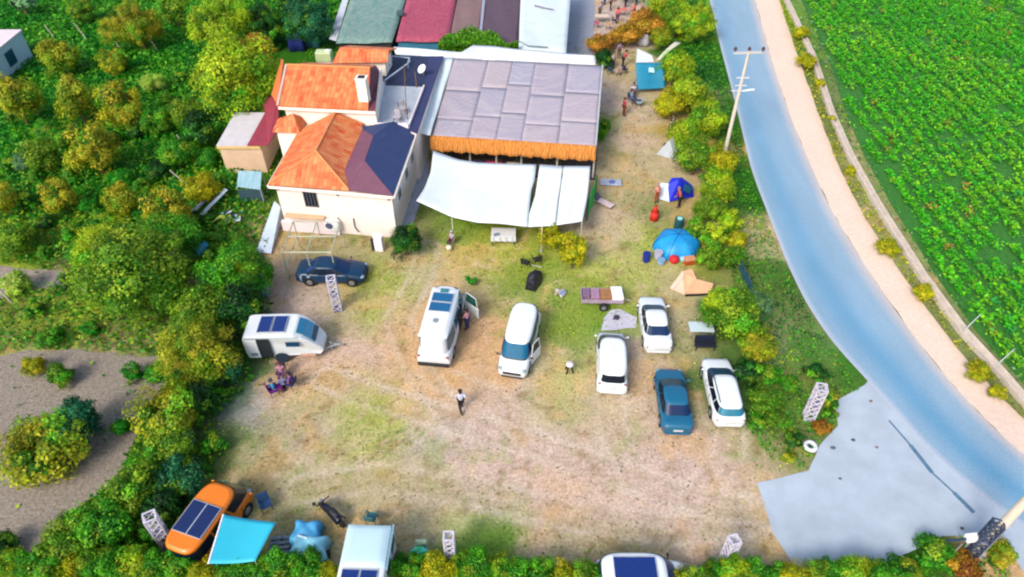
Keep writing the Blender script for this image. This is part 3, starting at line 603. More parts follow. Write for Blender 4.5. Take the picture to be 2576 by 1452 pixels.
CAP=mat('#f79a55',.7,.1,4)
for a_,b_ in ((e(FL,4.06),(A1[0],A1[1],5.47)),(e(FM,4.06),(A1[0],A1[1],5.47)),((A1[0],A1[1],5.47),(A1b[0],A1b[1],5.47))): ridge_cap(a_,b_,CAP,hs,.08)
b=MB()
for a_,b_ in ((FL,FR),(FR,BR),(FL,BL)):
    d=(Vector(b_)-Vector(a_)).normalized(); n=Vector((d.y,-d.x)) if (a_,b_)!=(FL,BL) else Vector((-d.y,d.x)); b.prism([(*(Vector(a_)+n*.02),3.97),(*(Vector(b_)+n*.02),3.97),(*(Vector(b_)+n*.12),3.97),(*(Vector(a_)+n*.12),3.97)],.16)
b.build('gutter',CREAMW,hs,world=True)
def onfront(t,zz,out=0):    # point on the front wall, t from left 0 to right 1
    a_,b_=Vector(wallp[0]),Vector(wallp[1]); p=a_.lerp(b_,t); d=(b_-a_).normalized(); n=Vector((d.y,-d.x)); return (p.x+n.x*out,p.y+n.y*out,zz)
frame_window(hs,onfront(.29,2.85,.02),.95,1.25,YAW,mat('#8c8a90',.6,.2),GLASSK,3)
b=MB(); b.box(onfront(.21,1.45,.28),(2.9,.5,.08),YAW); o=b.build('canopy',mat('#f2c49c',.8,.15,2),hs,world=True); o['label']='peach and yellow ledge board along the wall'
b=MB(); b.box(onfront(.24,.42,.16),(4.3,.28,.84),YAW); b.build('plinth',PINKW,hs,world=True)
ac=MB(); ac.box(onfront(.455,1.0,.36),(.95,.34,.78),YAW); aco=ac.build('air_conditioner',WHITE,hs,world=True,bevel=.02)
ac=MB(); ac.tube(onfront(.43,1.0,.53),onfront(.43,1.0,.56),.27,.27,16); g=ac.build('fan_grille',mat('#5a6488',.6,.2),aco); g.data.transform(Matrix.Translation(hs.location).inverted())
b=MB(); b.tube(onfront(.50,1.5,.1),onfront(.50,.6,.1),.04); b.tube(onfront(.50,.6,.1),onfront(.47,.45,.12),.04); b.tube(onfront(.635,1.5,.06),onfront(.635,.7,.06),.05); b.tube(onfront(.635,.7,.06),onfront(.665,.35,.1),.05); b.build('drain_pipe',mat('#8d8f9c',.6,.2),hs,world=True)
b=MB()
for t in (.0,.52,.96): b.box(onfront(t+.015,3.5,.05),(.14,.1,.22),YAW)
b.build('bracket',mat('#b09a92',.7,.2),hs,world=True)
b=MB(); sd_=Vector((BR[0]-FR[0],BR[1]-FR[1])).normalized()
for k in (2.0,4.6,6.8):
    p=Vector(wallp[1])+sd_*k; frame_window(hs,(p.x+.02,p.y,2.5),.9,.9,R(84),WHITE,GLASSK,1)
# white meter cabinet at the right front corner
c_=P2(956,628); b=MB(); t=thing('meter_cabinet','white metal cabinet with a black side at the right front corner of the house','cabinet',(*c_,0)); b.box((0,0,.62),(.6,.45,1.24),YAW); b.box((0,0,1.27),(.68,.52,.06),YAW); b.build('body',PINKW,t,bevel=.015); b=MB(); b.box((-.42,.02,.5),(.2,.35,1.0),YAW); b.build('side_panel',DARK,t); b=MB(); b.box((.0,-.235,.62),(.48,.02,1.05),YAW); d=b.build('door',WHITE,t)
# white ramp at the left
a=P(644,634,.15); b_=P(682,638,.15); c=P(706,520,.9); d=P(690,505,.9); b=MB(); b.prism([a,b_,c,d],[(*P2(644,634),-.03),(*P2(682,638),-.03),(c[0],c[1],-.03),(d[0],d[1],-.03)]); tag(b.build('ramp',BLUEW,bevel=.02),'long white concrete ramp running down from the left front corner of the house','ramp')
# alley path between house and terrace
sheet('path',wl([(1002,606),(1040,560),(1078,440),(1080,345),(1052,345),(1040,420)]),.006,mat('#c4cbe0',.85,.1,1.5,bump=.15),'pale concrete alley between the house and the shaded terrace',)
# ---------------- porch with small hip roof ----------------
ph=thing('porch','small cream porch with a little orange hipped tile roof left of the house','porch',(-18,49,0))
q=[P2(686,333,4.2),P2(754,335,4.2),P2(778,302,4.2),P2(700,300,4.2)]; ap=P(737,287,5.3)
b=MB(); E_=[(p[0],p[1],4.2) for p in q]
for i in range(4): b.quad(E_[i],E_[(i+1)%4],ap)
b.build('roof',TILE,ph,world=True,solid=.1); wq=[(q[0][0]+.25,q[0][1]+.2),(q[1][0]+.3,q[1][1]+.2),(q[2][0],q[2][1]),(q[3][0]+.2,q[3][1])]
walls(wq,4.14,CREAMW,ph); frame_window(ph,(*P2(713,352,3.3),3.3),.7,.8,YAW,mat('#a89a90',.7,.1),GLASSK,1)
# ---------------- upper house ----------------
uh=thing('upper_house','two storey house behind with orange tiled gable roof and white chimney','house',(-14,51.8,0))
FL=P2(699,267,5.8); FR=P2(943,279,5.8); BR=P2(963,166,5.8); BL=(FL[0]+.75,FL[1]+7.3); RLf=P(716,165,7.2); RRt=P(931,173,7.2); RLf=(RLf[0]+.15,RLf[1],7.2)
FMu=P2(926,278,5.8); RM=RRt
e=lambda p,zz=5.8:(p[0],p[1],zz)
b=MB(); b.quad(e(FL),e(FMu),RRt,RLf); b.quad(RLf,RRt,e((BR[0]-.6,BR[1])),e(BL)); b.quad(e(FL),RLf,e(BL)); b.build('roof',TILE,uh,world=True,solid=.12)
b=MB(); b.quad(e(FMu),e(FR),e((BR[0]-.2,BR[1]-1)),RRt); b.quad(RRt,e((BR[0]-.2,BR[1]-1)),e((BR[0]-.6,BR[1]))); o=b.build('roof',mat('#7c3a4c',.8,.2,2),uh,world=True,solid=.1); o['label']='right slope of the roof, its shade painted in plum'  # plum puts the shade of the slope facing away from the sun into its colour
ridge_cap((RLf[0],RLf[1],7.27),(RRt[0],RRt[1],7.27),CAP,uh); ridge_cap(e(FL,5.86),(RLf[0],RLf[1],7.25),mat('#f0c8b8',.7,.1,4),uh,.11)
wq=[(FL[0]+.35,FL[1]+.35),(FR[0]-.05,FR[1]+.35),(BR[0]-.1,BR[1]-.2),(BL[0]+.35,BL[1]-.2)]; walls(wq,5.74,CREAMW,uh)
b=MB(); b.prism([(FL[0],FL[1]-.02,5.72),(FR[0],FR[1]-.02,5.72),(FR[0],FR[1]+.12,5.72),(FL[0],FL[1]+.12,5.72)],.2); b.build('fascia',CREAMW,uh,world=True)
c_=P2(917,254,6.2); b=MB(); b.box((c_[0]-.05,c_[1]+.35,6.9),(.75,.7,1.9),YAW); b.box((c_[0]-.05,c_[1]+.35,7.9),(.85,.8,.1),YAW); chm=b.build('chimney',CREAMW,uh,world=True,bevel=.02); b=MB(); b.box((c_[0]-.05,c_[1]+.35,7.97),(.5,.45,.05),YAW); g=b.build('flue',DARK,chm); g.data.transform(Matrix.Translation(uh.location).inverted())
# low tile strip on the left
b=MB(); b.quad(P(684,240,5.2),P(699,264,5.6),P(714,152,5.6),P(708,148,5.2)); o=b.build('side_roof',TILE2,uh,world=True,solid=.1)
# rear tile roof
rr=thing('rear_house','back wing with a short orange tile roof behind the two storey house','house',(-12.5,57.5,0))
q=[P(836,160,5.6),P(975,158,5.6),P(978,128,6.4),P(855,121,6.4)]; b=MB(); b.quad(*q); b.quad(q[3],q[2],(q[2][0]+.3,q[2][1]+2.2,5.6),(q[3][0]+.3,q[3][1]+2.2,5.6)); b.build('roof',TILE,rr,world=True,solid=.12)
walls([(q[0][0]+.4,q[0][1]+.3),(q[1][0]-.3,q[1][1]+.3),(q[2][0]-.2,q[2][1]+1.9),(q[3][0]+.3,q[3][1]+1.9)],5.5,CREAMW,rr)
# ---------------- roof terrace wing ----------------
tw=thing('terrace_wing','flat roofed wing with a pale roof terrace between the houses and the reed roof','building',(-8.6,53,0))
TZ=4.3; f0=[P2(944,321,TZ),P2(1027,323,TZ),P2(1067,219,TZ),P2(966,215,TZ)]
b=MB(); b.prism([(p[0],p[1],TZ) for p in f0],.1); b.build('terrace_floor',GREYF,tw,world=True)
DR=[P2(1029,326,TZ),P2(1049,334,TZ),P2(1116,141,TZ),P2(982,139,TZ),P2(954,178,TZ),P2(967,214,TZ),P2(1067,218,TZ)]
walls([(f0[0][0]+.1,f0[0][1]+.1),(DR[1][0]-.1,DR[1][1]+.1),(DR[2][0]-.1,DR[2][1]-.1),(DR[3][0]+.1,DR[3][1]-.1),(DR[4][0]+.2,DR[4][1])],TZ-.14,CREAM,tw)
def bar(b,p,q,z0,z1,t):
    p=Vector(p[:2]);q=Vector(q[:2]);d=(q-p).normalized();n=Vector((-d.y,d.x))*t/2
    b.prism([(*(p-n),z1),(*(q-n),z1),(*(q+n),z1),(*(p+n),z1)],z1-z0)
b=MB(); bar(b,f0[0],f0[1],TZ-.1,TZ+.4,.14); bar(b,f0[1],(f0[2][0],f0[2][1]),TZ-.1,TZ+.2,.1); b.build('parapet',PINKW,tw,world=True)
b=MB(); bar(b,f0[0],f0[3],TZ-.1,TZ+.35,.12); b.build('parapet',PINKW,tw,world=True)
b=MB(); b.prism([(p_[0],p_[1],TZ-.02) for p_ in (DR[0],DR[1],DR[2],(DR[2][0]-1.3,DR[2][1]),DR[6])],.1); b.build('flat_roof',NAVY2,tw,world=True)
b=MB(); b.prism([(p_[0],p_[1],TZ-.03) for p_ in ((DR[2][0]-1.3,DR[2][1]),DR[3],DR[4],DR[5],DR[6])],.1); b.build('flat_roof',mat('#232c55',.7,.25,1.2,bump=.2),tw,world=True)
WR=mat('#d6e2f0',.5,.1)
rl=thing('roof_railing','thin white bent pipe rail lying over the dark flat roof','railing',(-9.2,57,4.3)); b=MB(); pts=[P(985,141,4.7),P(1030,146,4.7),P(1026,160,4.7),P(968,202,4.7)]
for i in range(3): b.tube(pts[i],pts[i+1],.06)
b.tube(P(956,178,4.7),P(981,163,4.7),.08); 
for p in pts: b.tube((p[0],p[1],4.27),p,.04)
b.build('pipe',WR,rl,world=True)
sx=thing('satellite_dish','small pale satellite dish on the dark flat roof','dish',(*P2(1066,190,4.27),4.27)); b=MB(); b.tube((0,0,0),(0,0,.5),.03); b.build('mast',STEEL,sx); b=MB(); b.tube((0,0,.5),(-.12,-.1,.66),.05,.42,14); b.build('dish',WHITE,sx)
for i,(x,y) in enumerate(((1000,306),(1015,285))):
    p=P2(x,y,4.3); t=thing('terrace_chair',['metal framed chair at the front of the roof terrace','metal framed chair further back on the roof terrace'][i],'chair',(*p,4.3),i*.6,'chairs on the roof terrace'); b=MB()
    for sx_ in (-.25,.25):
        b.tube((sx_,-.25,0),(sx_,-.25,.45),.03); b.tube((sx_,.25,0),(sx_,.25,.95),.03)
    b.build('frame',WOOD,t); b=MB(); b.box((0,0,.45),(.55,.55,.05)); b.build('seat',mat('#c8bfc8',.8,.1),t); b=MB(); b.box((0,.25,.75),(.5,.03,.3)); b.build('backrest',mat('#c8bfc8',.8,.1),t)
pg=thing('terrace_post_frame','slim brown posts and rail standing on the roof terrace','pergola',(-9,53,4.3)); b=MB(); q=[P(1020,206,4.28),P(1025,300,4.3),P(1048,220,4.3)]
for p in q: b=MB(); b.tube(p,(p[0],p[1],5.7),.045); b.build('post',WOOD,pg,world=True)
b=MB(); b.tube((q[0][0],q[0][1],5.2),(q[1][0],q[1][1],5.2),.03); b.build('rail',WOOD,pg,world=True)
# ---------------- left annex ----------------
ax=thing('annex','low cream annex with a pale flat roof left of the houses','building',(-22,50.5,0))
q=[P(544,366,2.6),P(621,366,2.6),P(668,283,2.6),P(591,283,2.6)]; b=MB(); b.prism(q,.12); b.build('roof',mat('#e6dfe0',.8,.1,1.5,bump=.2),ax,world=True)
b=MB(); b.prism([(q[0][0],q[0][1]-.04,2.52),(q[1][0]+1.0,q[1][1]-.04,2.52),(q[1][0]+1.0,q[1][1]+.1,2.52),(q[0][0],q[0][1]+.1,2.52)],.22); b.build('fascia',mat('#f6cf86',.8,.1,2),ax,world=True)
walls([(q[0][0]+.12,q[0][1]+.12),(q[1][0]+1.0,q[1][1]+.12),(q[2][0]+.9,q[2][1]),(q[3][0]+.1,q[3][1])],2.46,mat('#f6cfae',.85,.08,1.2),ax)
b=MB(); b.quad(P(622,366,2.62),P(674,366,2.62),P(702,322,2.75),P(700,235,3.2),P(657,250,3.0),P(668,283,2.75)); b.build('lean_to_roof',mat('#a93a4e',.7,.14,1.5,bump=.25),ax,world=True,solid=.08)
sh=thing('sheet_shelter','small lean-to of pale blue corrugated sheets in front of the annex','shelter',(-21,46.5,0)); q=[P(596,470,1.3),P(655,478,1.3),P(658,432,1.9),P(600,430,1.9)]
b=MB(); b.quad(*q); b.build('roof_sheet',uvmat('corr_blue','#8fd0e0','#c8e6ee',7,1,.5,.8,'tile'),sh,world=True,solid=.04); b=MB()
for p in q: b=MB(); b.tube((p[0],p[1],0),(p[0],p[1],p[2]),.04); b.build('post',STEEL,sh,world=True)
b=MB(); b.box(((q[0][0]+q[1][0])/2,q[0][1]-.05,.55),(1.9,.05,1.0)); b.build('front_panel',mat('#3a5a6a',.7,.2),sh,world=True)
# ---------------- reed roofed restaurant ----------------
REED=uvmat('reed_mat','#b9adc0','#dfd0d2',.45,9.0,.85,.5,'lap'); 
rs_=thing('reed_pavilion','large open pavilion under pale reed mats with an orange straw fringe','pavilion',(.6,54,0))
FLr,FRr,BRr,BLr=P(1084,341,3.0),P(1499,367,3.0),P(1516,166,4.0),P(1144,146,4.0)
ts=[0,.345,.5,.665,.83,1]; 
fr_=lambda a_,b_,t: tuple(a_[i]*(1-t)+b_[i]*t for i in range(3))
us=[0,.235,.40,.555,.775,1]; vs=[0,.26,.62,1]
tints=['#b6aec0','#aca3b8','#bdb1bc','#b9abba','#aca9c0','#c2b2b9','#b0a8bc','#bab0bd','#a6aac4','#bfb0b9']
rr_=random.Random(3)
for i in range(5):
    for j in range(3):
        vv=[vs[j],vs[j+1]] if i%2==0 or j==2 else [vs[j]*1.0,vs[j+1]]
        off=.06*(i%3-1) if 0<j<3 else 0; off2=.06*(i%3-1) if j<2 else 0
        v0=vs[j]+off; v1=vs[j+1]+off2
        a_=fr_(fr_(FLr,FRr,us[i]),fr_(BLr,BRr,us[i]),v0); b_=fr_(fr_(FLr,FRr,us[i+1]),fr_(BLr,BRr,us[i+1]),v0); c=fr_(fr_(FLr,FRr,us[i+1]),fr_(BLr,BRr,us[i+1]),v1); d=fr_(fr_(FLr,FRr,us[i]),fr_(BLr,BRr,us[i]),v1)
        g=-.012; m_=MB()
        def pt(u_,v_,a_=a_,b_=b_,c=c,d=d,k=i*3+j):
            x=[(a_[t]*(1-u_)+b_[t]*u_)*(1-v_)+(d[t]*(1-u_)+c[t]*u_)*v_ for t in range(3)]; 
            x[0]+= (g if u_<.5 else -g) if abs(u_-.5)>.49 else 0
            return (x[0],x[1],x[2]+.02*math.sin(u_*3.1416)*math.sin(v_*3.1416)+.005*((i+j)%2))
        m_.grid(pt,8,8); h=tints[(i*3+j)%10]; key='reed_%s'%h
        mm=bpy.data.materials.get(key) or uvmat(key,h,'#cdc1c6',.5,5.0,.85,.5,'lap',k=1.02)
        o=m_.build('reed_mat',mm,rs_,world=True,smooth=True,solid=.012)
STRAW=uvmat('straw','#e8882a','#f4a44a',7,.8,.85,.9,'tile'); b=MB()
def fringe(u_,v_):
    a_=fr_(FLr,FRr,u_); k=math.sin(u_*60)*.04+math.sin(u_*151)*.03
    return (a_[0]-.05+.02*math.sin(u_*90),a_[1]-.12-.55*v_**.8+k*v_,3.08-1.05*v_+k*.8*v_)
b.grid(fringe,120,5,flip=True); b.build('straw_fringe',STRAW,rs_,world=True,smooth=True,solid=.08)
b=MB()
for u_ in us:
    for v_ in (.0,.5,1.0):
        p=fr_(fr_(FLr,FRr,u_),fr_(BLr,BRr,u_),v_); b=MB(); b.tube((p[0],p[1]+(.1 if v_==0 else -.1),0),(p[0],p[1]+(.1 if v_==0 else -.1),p[2]-.05),.08); b.build('post',mat('#d8cfc4',.7,.2),rs_,world=True)
b=MB()
for v_ in (0.01,.5,.99): bar_=fr_(FLr,BLr,v_),fr_(FRr,BRr,v_); b.tube((bar_[0][0],bar_[0][1],bar_[0][2]-.1),(bar_[1][0],bar_[1][1],bar_[1][2]-.1),.06)
b.tube((BRr[0],BRr[1],4.05),(FRr[0],FRr[1],3.05),.07); b.build('beam',mat('#cfd2d6',.6,.15),rs_,world=True)
b=MB(); b.prism([(FLr[0]-.2,FLr[1]-.3,.03),(FRr[0]+.2,FRr[1]-.3,.03),(BRr[0],BRr[1],.03),(BLr[0],BLr[1],.03)],.03); b.build('floor',mat('#5b4a48',.9,.3,2),rs_,world=True)
b=MB(); b.prism([(BLr[0],BLr[1]-.1,3.7),(BRr[0],BRr[1]-.1,3.7),(BRr[0],BRr[1],3.7),(BLr[0],BLr[1],3.7)],3.6); b.build('back_wall',mat('#b0a8a0',.9,.2),rs_,world=True)
# white side roof strip
b=MB(); q=[P(1049,334,3.25),P(1082,341,3.25),P(1142,146,3.95),P(1117,146,3.95)]
b.grid(lambda u_,v_:tuple((q[0][t]*(1-u_)+q[1][t]*u_)*(1-v_)+(q[3][t]*(1-u_)+q[2][t]*u_)*v_+(.05*math.sin(v_*14) if t==2 else 0) for t in range(3)),4,14); o=tag(b.build('canopy_sheet',SHEETW,smooth=True,solid=.04),'long white sheet roof strip along the left edge of the reed pavilion','canopy')
b=MB(); top=[(990,118),(1050,122),(1110,127),(1160,132),(1190,114),(1240,116),(1300,124),(1360,128),(1425,135),(1497,140)]; bot=[(995,137),(1050,140),(1120,146),(1190,150),(1250,152),(1300,154),(1360,157),(1420,160),(1460,162),(1499,163)]
def wv(u_,v_):
    t=u_*9; i=min(int(t),8); f=t-i; a_=[top[i][k]*(1-f)+top[i+1][k]*f for k in (0,1)]; c=[bot[i][k]*(1-f)+bot[i+1][k]*f for k in (0,1)]
    return P(a_[0]*(1-v_)+c[0]*v_,a_[1]*(1-v_)+c[1]*v_,3.95+.25*(1-v_)+.06*math.sin(u_*22+v_*5))
b.grid(wv,54,6,flip=True); tag(b.build('canopy_sheet',mat('#f2f6f6',.8,.05,2,bump=.1),smooth=True,solid=.03),'rumpled white awning sheet stretched behind the reed pavilion','canopy')
vn=thing('climbing_vine','bright green climbing vine heaped on the edge of the brown shed roofs','vine',(*P2(1200,120,3),0))
rs=np.random.default_rng(77); u_=rs.random(9000); px_=1104+u_*197; top_=127-np.sin(np.clip(u_*1.15,0,1)*math.pi)**.8*42-6*np.sin(u_*20); py_=top_+(132-4*u_-top_)*rs.random(9000)
pp=np.array([P(a_,b_,3.2) for a_,b_ in zip(px_,py_)]); pp[:,2]+=rs.uniform(-.25,.75,9000); nr=rs.normal(size=(9000,3))*.6+np.array([0,-.2,1]); nr/=np.linalg.norm(nr,axis=1)[:,None]
Vv,qq=leafquads(pp-np.array(vn.location),nr,rs.uniform(.14,.34,9000),rs); PAL['vine']=['#5ca80c','#7cc414','#4c9410','#94c81c','#3c840e']
o=bpy.data.objects.new('foliage',npmesh('vine',Vv,qq,np.repeat(palcols('vine',9000,rs)*rs.uniform(.75,1.25,(9000,1)),4,0),LEAF)); COL.objects.link(o); o.parent=vn
# tables, benches and cushions under the pavilion
RED=mat('#a81048',.85,.3,3); NAVC=mat('#2a1a48',.85,.3,3)
for i,(u_,m_,lb) in enumerate(((.27,NAVC,'dark purple floor sofa under the front of the reed pavilion, left of the crimson one'),(.38,RED,'crimson floor sofa under the front edge of the reed pavilion'),(.66,mat('#4a3a34',.9,.2),'brown bench under the reed pavilion, right of the middle pole'),(.86,mat('#5b5560',.9,.2),'grey bench under the right end of the reed pavilion'))):
    p=fr_(FLr,FRr,u_); t=thing('floor_sofa',lb,'sofa',(p[0],p[1]-.2,0),YAW,'seats under the reed pavilion'); b=MB(); b.box((0,0,.25),(1.35,.8,.3)); b.build('seat',m_,t,bevel=.05); b=MB(); b.box((0,.4,.6),(1.35,.2,.5)); b.build('backrest',m_,t,bevel=.05)
for i,(u_,v_) in enumerate(((.2,.08),(.5,.1),(.76,.08))):
    p=fr_(fr_(FLr,FRr,u_),fr_(BLr,BRr,u_),v_); t=thing('dining_table',['wooden table under the left bay of the reed pavilion','wooden table under the middle bay of the reed pavilion','wooden table under the right bay of the reed pavilion'][i],'table',(p[0],p[1]-1.2,0),YAW,'tables under the reed pavilion'); b=MB(); b.box((0,0,.74),(1.3,.8,.05)); b.build('tabletop',mat('#d8c8b0',.6,.2),t)
    for a_ in (-.55,.55):
        for c in (-.3,.3): b=MB(); b.box((a_,c,.36),(.06,.06,.71)); b.build('leg',WOOD,t)
# ---------------- shade sails ----------------
def sail(rows,label,sag=.18,nu=26,nv=16):
    b=MB()
    def f(u_,v_):
        t=v_*(len(rows)-1); j=min(int(t),len(rows)-2); g=t-j
        def at(row):
            s=u_*(len(row)-1); i=min(int(s),len(row)-2); h=s-i; return [row[i][k]*(1-h)+row[i+1][k]*h for k in range(3)]
        a_=at(rows[j]); c=at(rows[j+1]); q=[a_[k]*(1-g)+c[k]*g for k in range(3)]; x,y,z_=P(q[0],q[1],q[2]); return (x,y,z_-sag*math.sin(u_*math.pi)*math.sin(v_*math.pi)+.03*math.sin(u_*13+v_*4)*math.sin(v_*3.1))
    b.grid(f,nu,nv,flip=True); o=b.build('shade_sail',CLOTH,smooth=True,solid=.012); tag(o,label,'shade sail','white shade sails in front of the pavilion'); return o
sail([[(1090,379,2.7),(1152,401,2.5),(1200,409,2.5),(1275,412,2.5),(1349,414,2.6)],[(1083,435,2.5),(1150,440,2.4),(1200,445,2.4),(1275,450,2.4),(1345,452,2.5)],[(1068,474,2.5),(1140,480,2.3),(1200,490,2.3),(1275,495,2.3),(1336,480,2.4)],[(1047,505,2.6),(1136,546,2.1),(1200,560,2.2),(1262,563,2.2),(1327,571,2.1)]],'largest white shade sail with a pointed left corner',.12)
sail([[(1358,414,2.6),(1416,418,2.6)],[(1352,455,2.5),(1411,460,2.5)],[(1347,490,2.3),(1405,497,2.3)],[(1331,540,2.2),(1400,545,2.2)],[(1329,571,2.1),(1397,568,2.1)]],'narrow middle white shade sail between the two slits',.06,12)
sail([[(1419,418,2.6),(1485,418,2.6)],[(1413,460,2.5),(1481,465,2.5)],[(1407,500,2.3),(1476,505,2.3)],[(1399,567,2.1),(1465,557,2.2)]],'narrow right white shade sail next to the green banner',.06,12)
for i,(a_,z_,lb) in enumerate(((P2(1137,598),2.12,'thin pale pole holding the left front corner of the shade sails'),(P2(1366,622),2.12,'thin pale pole holding the middle front edge of the shade sails'),(P2(1466,612),2.2,'thin pale pole holding the right front corner of the shade sails'))):
    b=MB(); q=[(1137,547),(1364,572),(1464,558)][i]; tp=P(q[0],q[1],z_); t=thing('sail_pole',lb,'pole',(tp[0],tp[1]-.05,0),0,'poles of the shade sails'); b.tube((0,0,0),(0,0,z_+.1),.05,.04); b.build('pole',mat('#d8d4b8',.6,.15),t); b=MB(); b.tube((0,0,0),(0,0,.06),.14,.14,10); b.build('base',STEEL,t)
q=[P(1485,490,2.0),P(1494,492,2.0),P(1492,553,.4),P(1470,550,.4)]
t=thing('banner','bright green fabric banner hanging at the right end of the shade sails','banner',(*P2(1482,545),0)); b=MB(); a_=P2(1476,556); c=P2(1497,500)
b.grid(lambda u_,v_:(a_[0]*(1-u_)+c[0]*u_+.04*math.sin(u_*12),a_[1]*(1-u_)+c[1]*u_,.15+1.9*v_),10,4); b.build('cloth',mat('#12c848',.8,.1,2),t,world=True,solid=.015)
b=MB(); b.tube((a_[0],a_[1],0),(a_[0],a_[1],2.2),.03); b.tube((c[0],c[1],0),(c[0],c[1],2.2),.03); b.build('frame',DARK,t,world=True)
# ---------------- sheds at the top ----------------
def shed(name,label,pts,z0,z1,m,wm,under=True):
    n=len(pts)//2; q=[P(*p,z0) for p in pts[:2]]+[P(*p,z1) for p in pts[2:]]; c=(sum(p[0] for p in q)/4,q[0][1]+.1,0); t=thing(name,label,'shed',c); b=MB(); 
    b.grid(lambda u_,v_:tuple((q[0][k]*(1-u_)+q[1][k]*u_)*(1-v_)+(q[3][k]*(1-u_)+q[2][k]*u_)*v_+(.04*math.sin(u_*9+v_*7) if k==2 else 0) for k in range(3)),10,10); b.build('roof',m,t,world=True,solid=.06,smooth=True)
    walls([(q[0][0]+.15,q[0][1]+.25),(q[1][0]-.15,q[1][1]+.25),(q[2][0]-.15,q[2][1]-.2),(q[3][0]+.15,q[3][1]-.2)],z0-.12,wm,t); return t
CG=uvmat('corr_green','#5f9a8c','#9fb0a8',5,.5,.7,.6); CR=uvmat('corr_red','#b03a5c','#c65a70',5,.5,.7,.5); CB=uvmat('corr_brown','#8a6a66','#9c7c7c',3,6,.85,.5,'lap'); CP=uvmat('corr_plum','#5a4256','#6e5866',3,6,.85,.5,'lap')
DW=mat('#3a3438',.9,.2)
shed('shed','shed with grey green corrugated roof, leftmost in the top row',[(846,110),(986,108),(1040,-60),(900,-60)],2.8,3.6,CG,DW)
shed('shed','shed with crimson corrugated roof in the top row',[(996,105),(1128,106),(1158,-60),(1038,-60)],2.9,3.7,CR,mat('#3a86a8',.8,.2))
shed('shed','shed with dull brown roof between the crimson one and the grey strip',[(1131,104),(1203,104),(1223,-60),(1160,-60)],2.8,3.6,CB,DW)
shed('shed','shed with dark plum roof right of the grey strip',[(1212,112),(1302,116),(1318,-60),(1228,-60)],2.8,3.7,CP,DW)
shed('shed','large shed under a bright white sheet roof, rightmost in the top row',[(1304,136),(1424,137),(1440,-60),(1312,-60)],3.0,3.8,mat('#e4f2f2',.75,.07,1,bump=.2,bscale=2),mat('#cfd8d8',.9,.1))
b=MB(); b.quad(P(1204,100,3.0),P(1211,100,3.0),P(1227,-60,3.75),P(1219,-60,3.75)); tag(b.build('roof_gutter',mat('#a6a8bc',.7,.1),solid=.05),'grey metal gutter strip between the brown and the plum shed roofs','gutter')
b=MB(); b.quad(P(828,98,1.6),P(846,104,1.6),P(888,-40,2.4),P(874,-40,2.4)); tag(b.build('canopy_sheet',mat('#dfe4f0',.8,.12,3,bump=.3),solid=.04),'narrow white sheet strip along the left side of the green shed','canopy')
for a_,c,lb in (((1375,21),(1400,30),'first dark plank on the white shed roof, upper one'),((1392,43),(1406,55),'second dark plank on the white shed roof, middle one'),((1310,155),(1370,176),'long dark tear along the lower white shed roof')):
    pass
b=MB(); q=[P(1304,103,3.2),P(1330,116,3.2),P(1378,119,3.2)]; b.tube(q[0],q[1],.05); b.tube(q[1],q[2],.07); tag(b.build('pole',mat('#7a8a88',.7,.2)),'bent dark pole lying on the lower part of the white shed roof','pole')
b=MB(); q=[P(1345,14,3.6),P(1368,20,3.6),P(1392,24,3.6)]; b.tube(q[0],q[1],.08); b.tube(q[1],q[2],.06); tag(b.build('plank',mat('#8a7a9a',.7,.2)),'dark plank lying at the top of the white shed roof','plank')
p=P2(1007,36,3.4); b=MB(); b.box((p[0],p[1],3.55),(.7,.6,.4)); tag(b.build('roof_vent',mat('#3f5f62',.7,.2),bevel=.04),'dark boxy vent on the grey green shed roof','vent')
# ---------------- white cube house at the left edge ----------------
wh=thing('cube_house','white cube house with one dark window at the left edge','house',(-52.5,66,0)); k0=P2(85,146); k1=P2(0,222); k2=P2(55,77,2.9)
pl=[(k1[0]-9,61.5),(k1[0],61.5),(k0[0],k0[1]),(k0[0]-9,k0[1])]; walls(pl,2.82,mat('#cfeaf4',.85,.06,1.2),wh)
b=MB(); b.prism([(p[0]+(.12 if i in (1,2) else 0),p[1]+(.12 if i>1 else -.1),2.95) for i,p in enumerate(pl)],.13); b.build('roof',mat('#f4e4e6',.8,.06,1.2),wh,world=True)
frame_window(wh,(k1[0]+.02,66.05,1.5),1.25,1.3,R(90),mat('#2f6f94',.6,.1),mat('#134a6a',.3,.1),2)
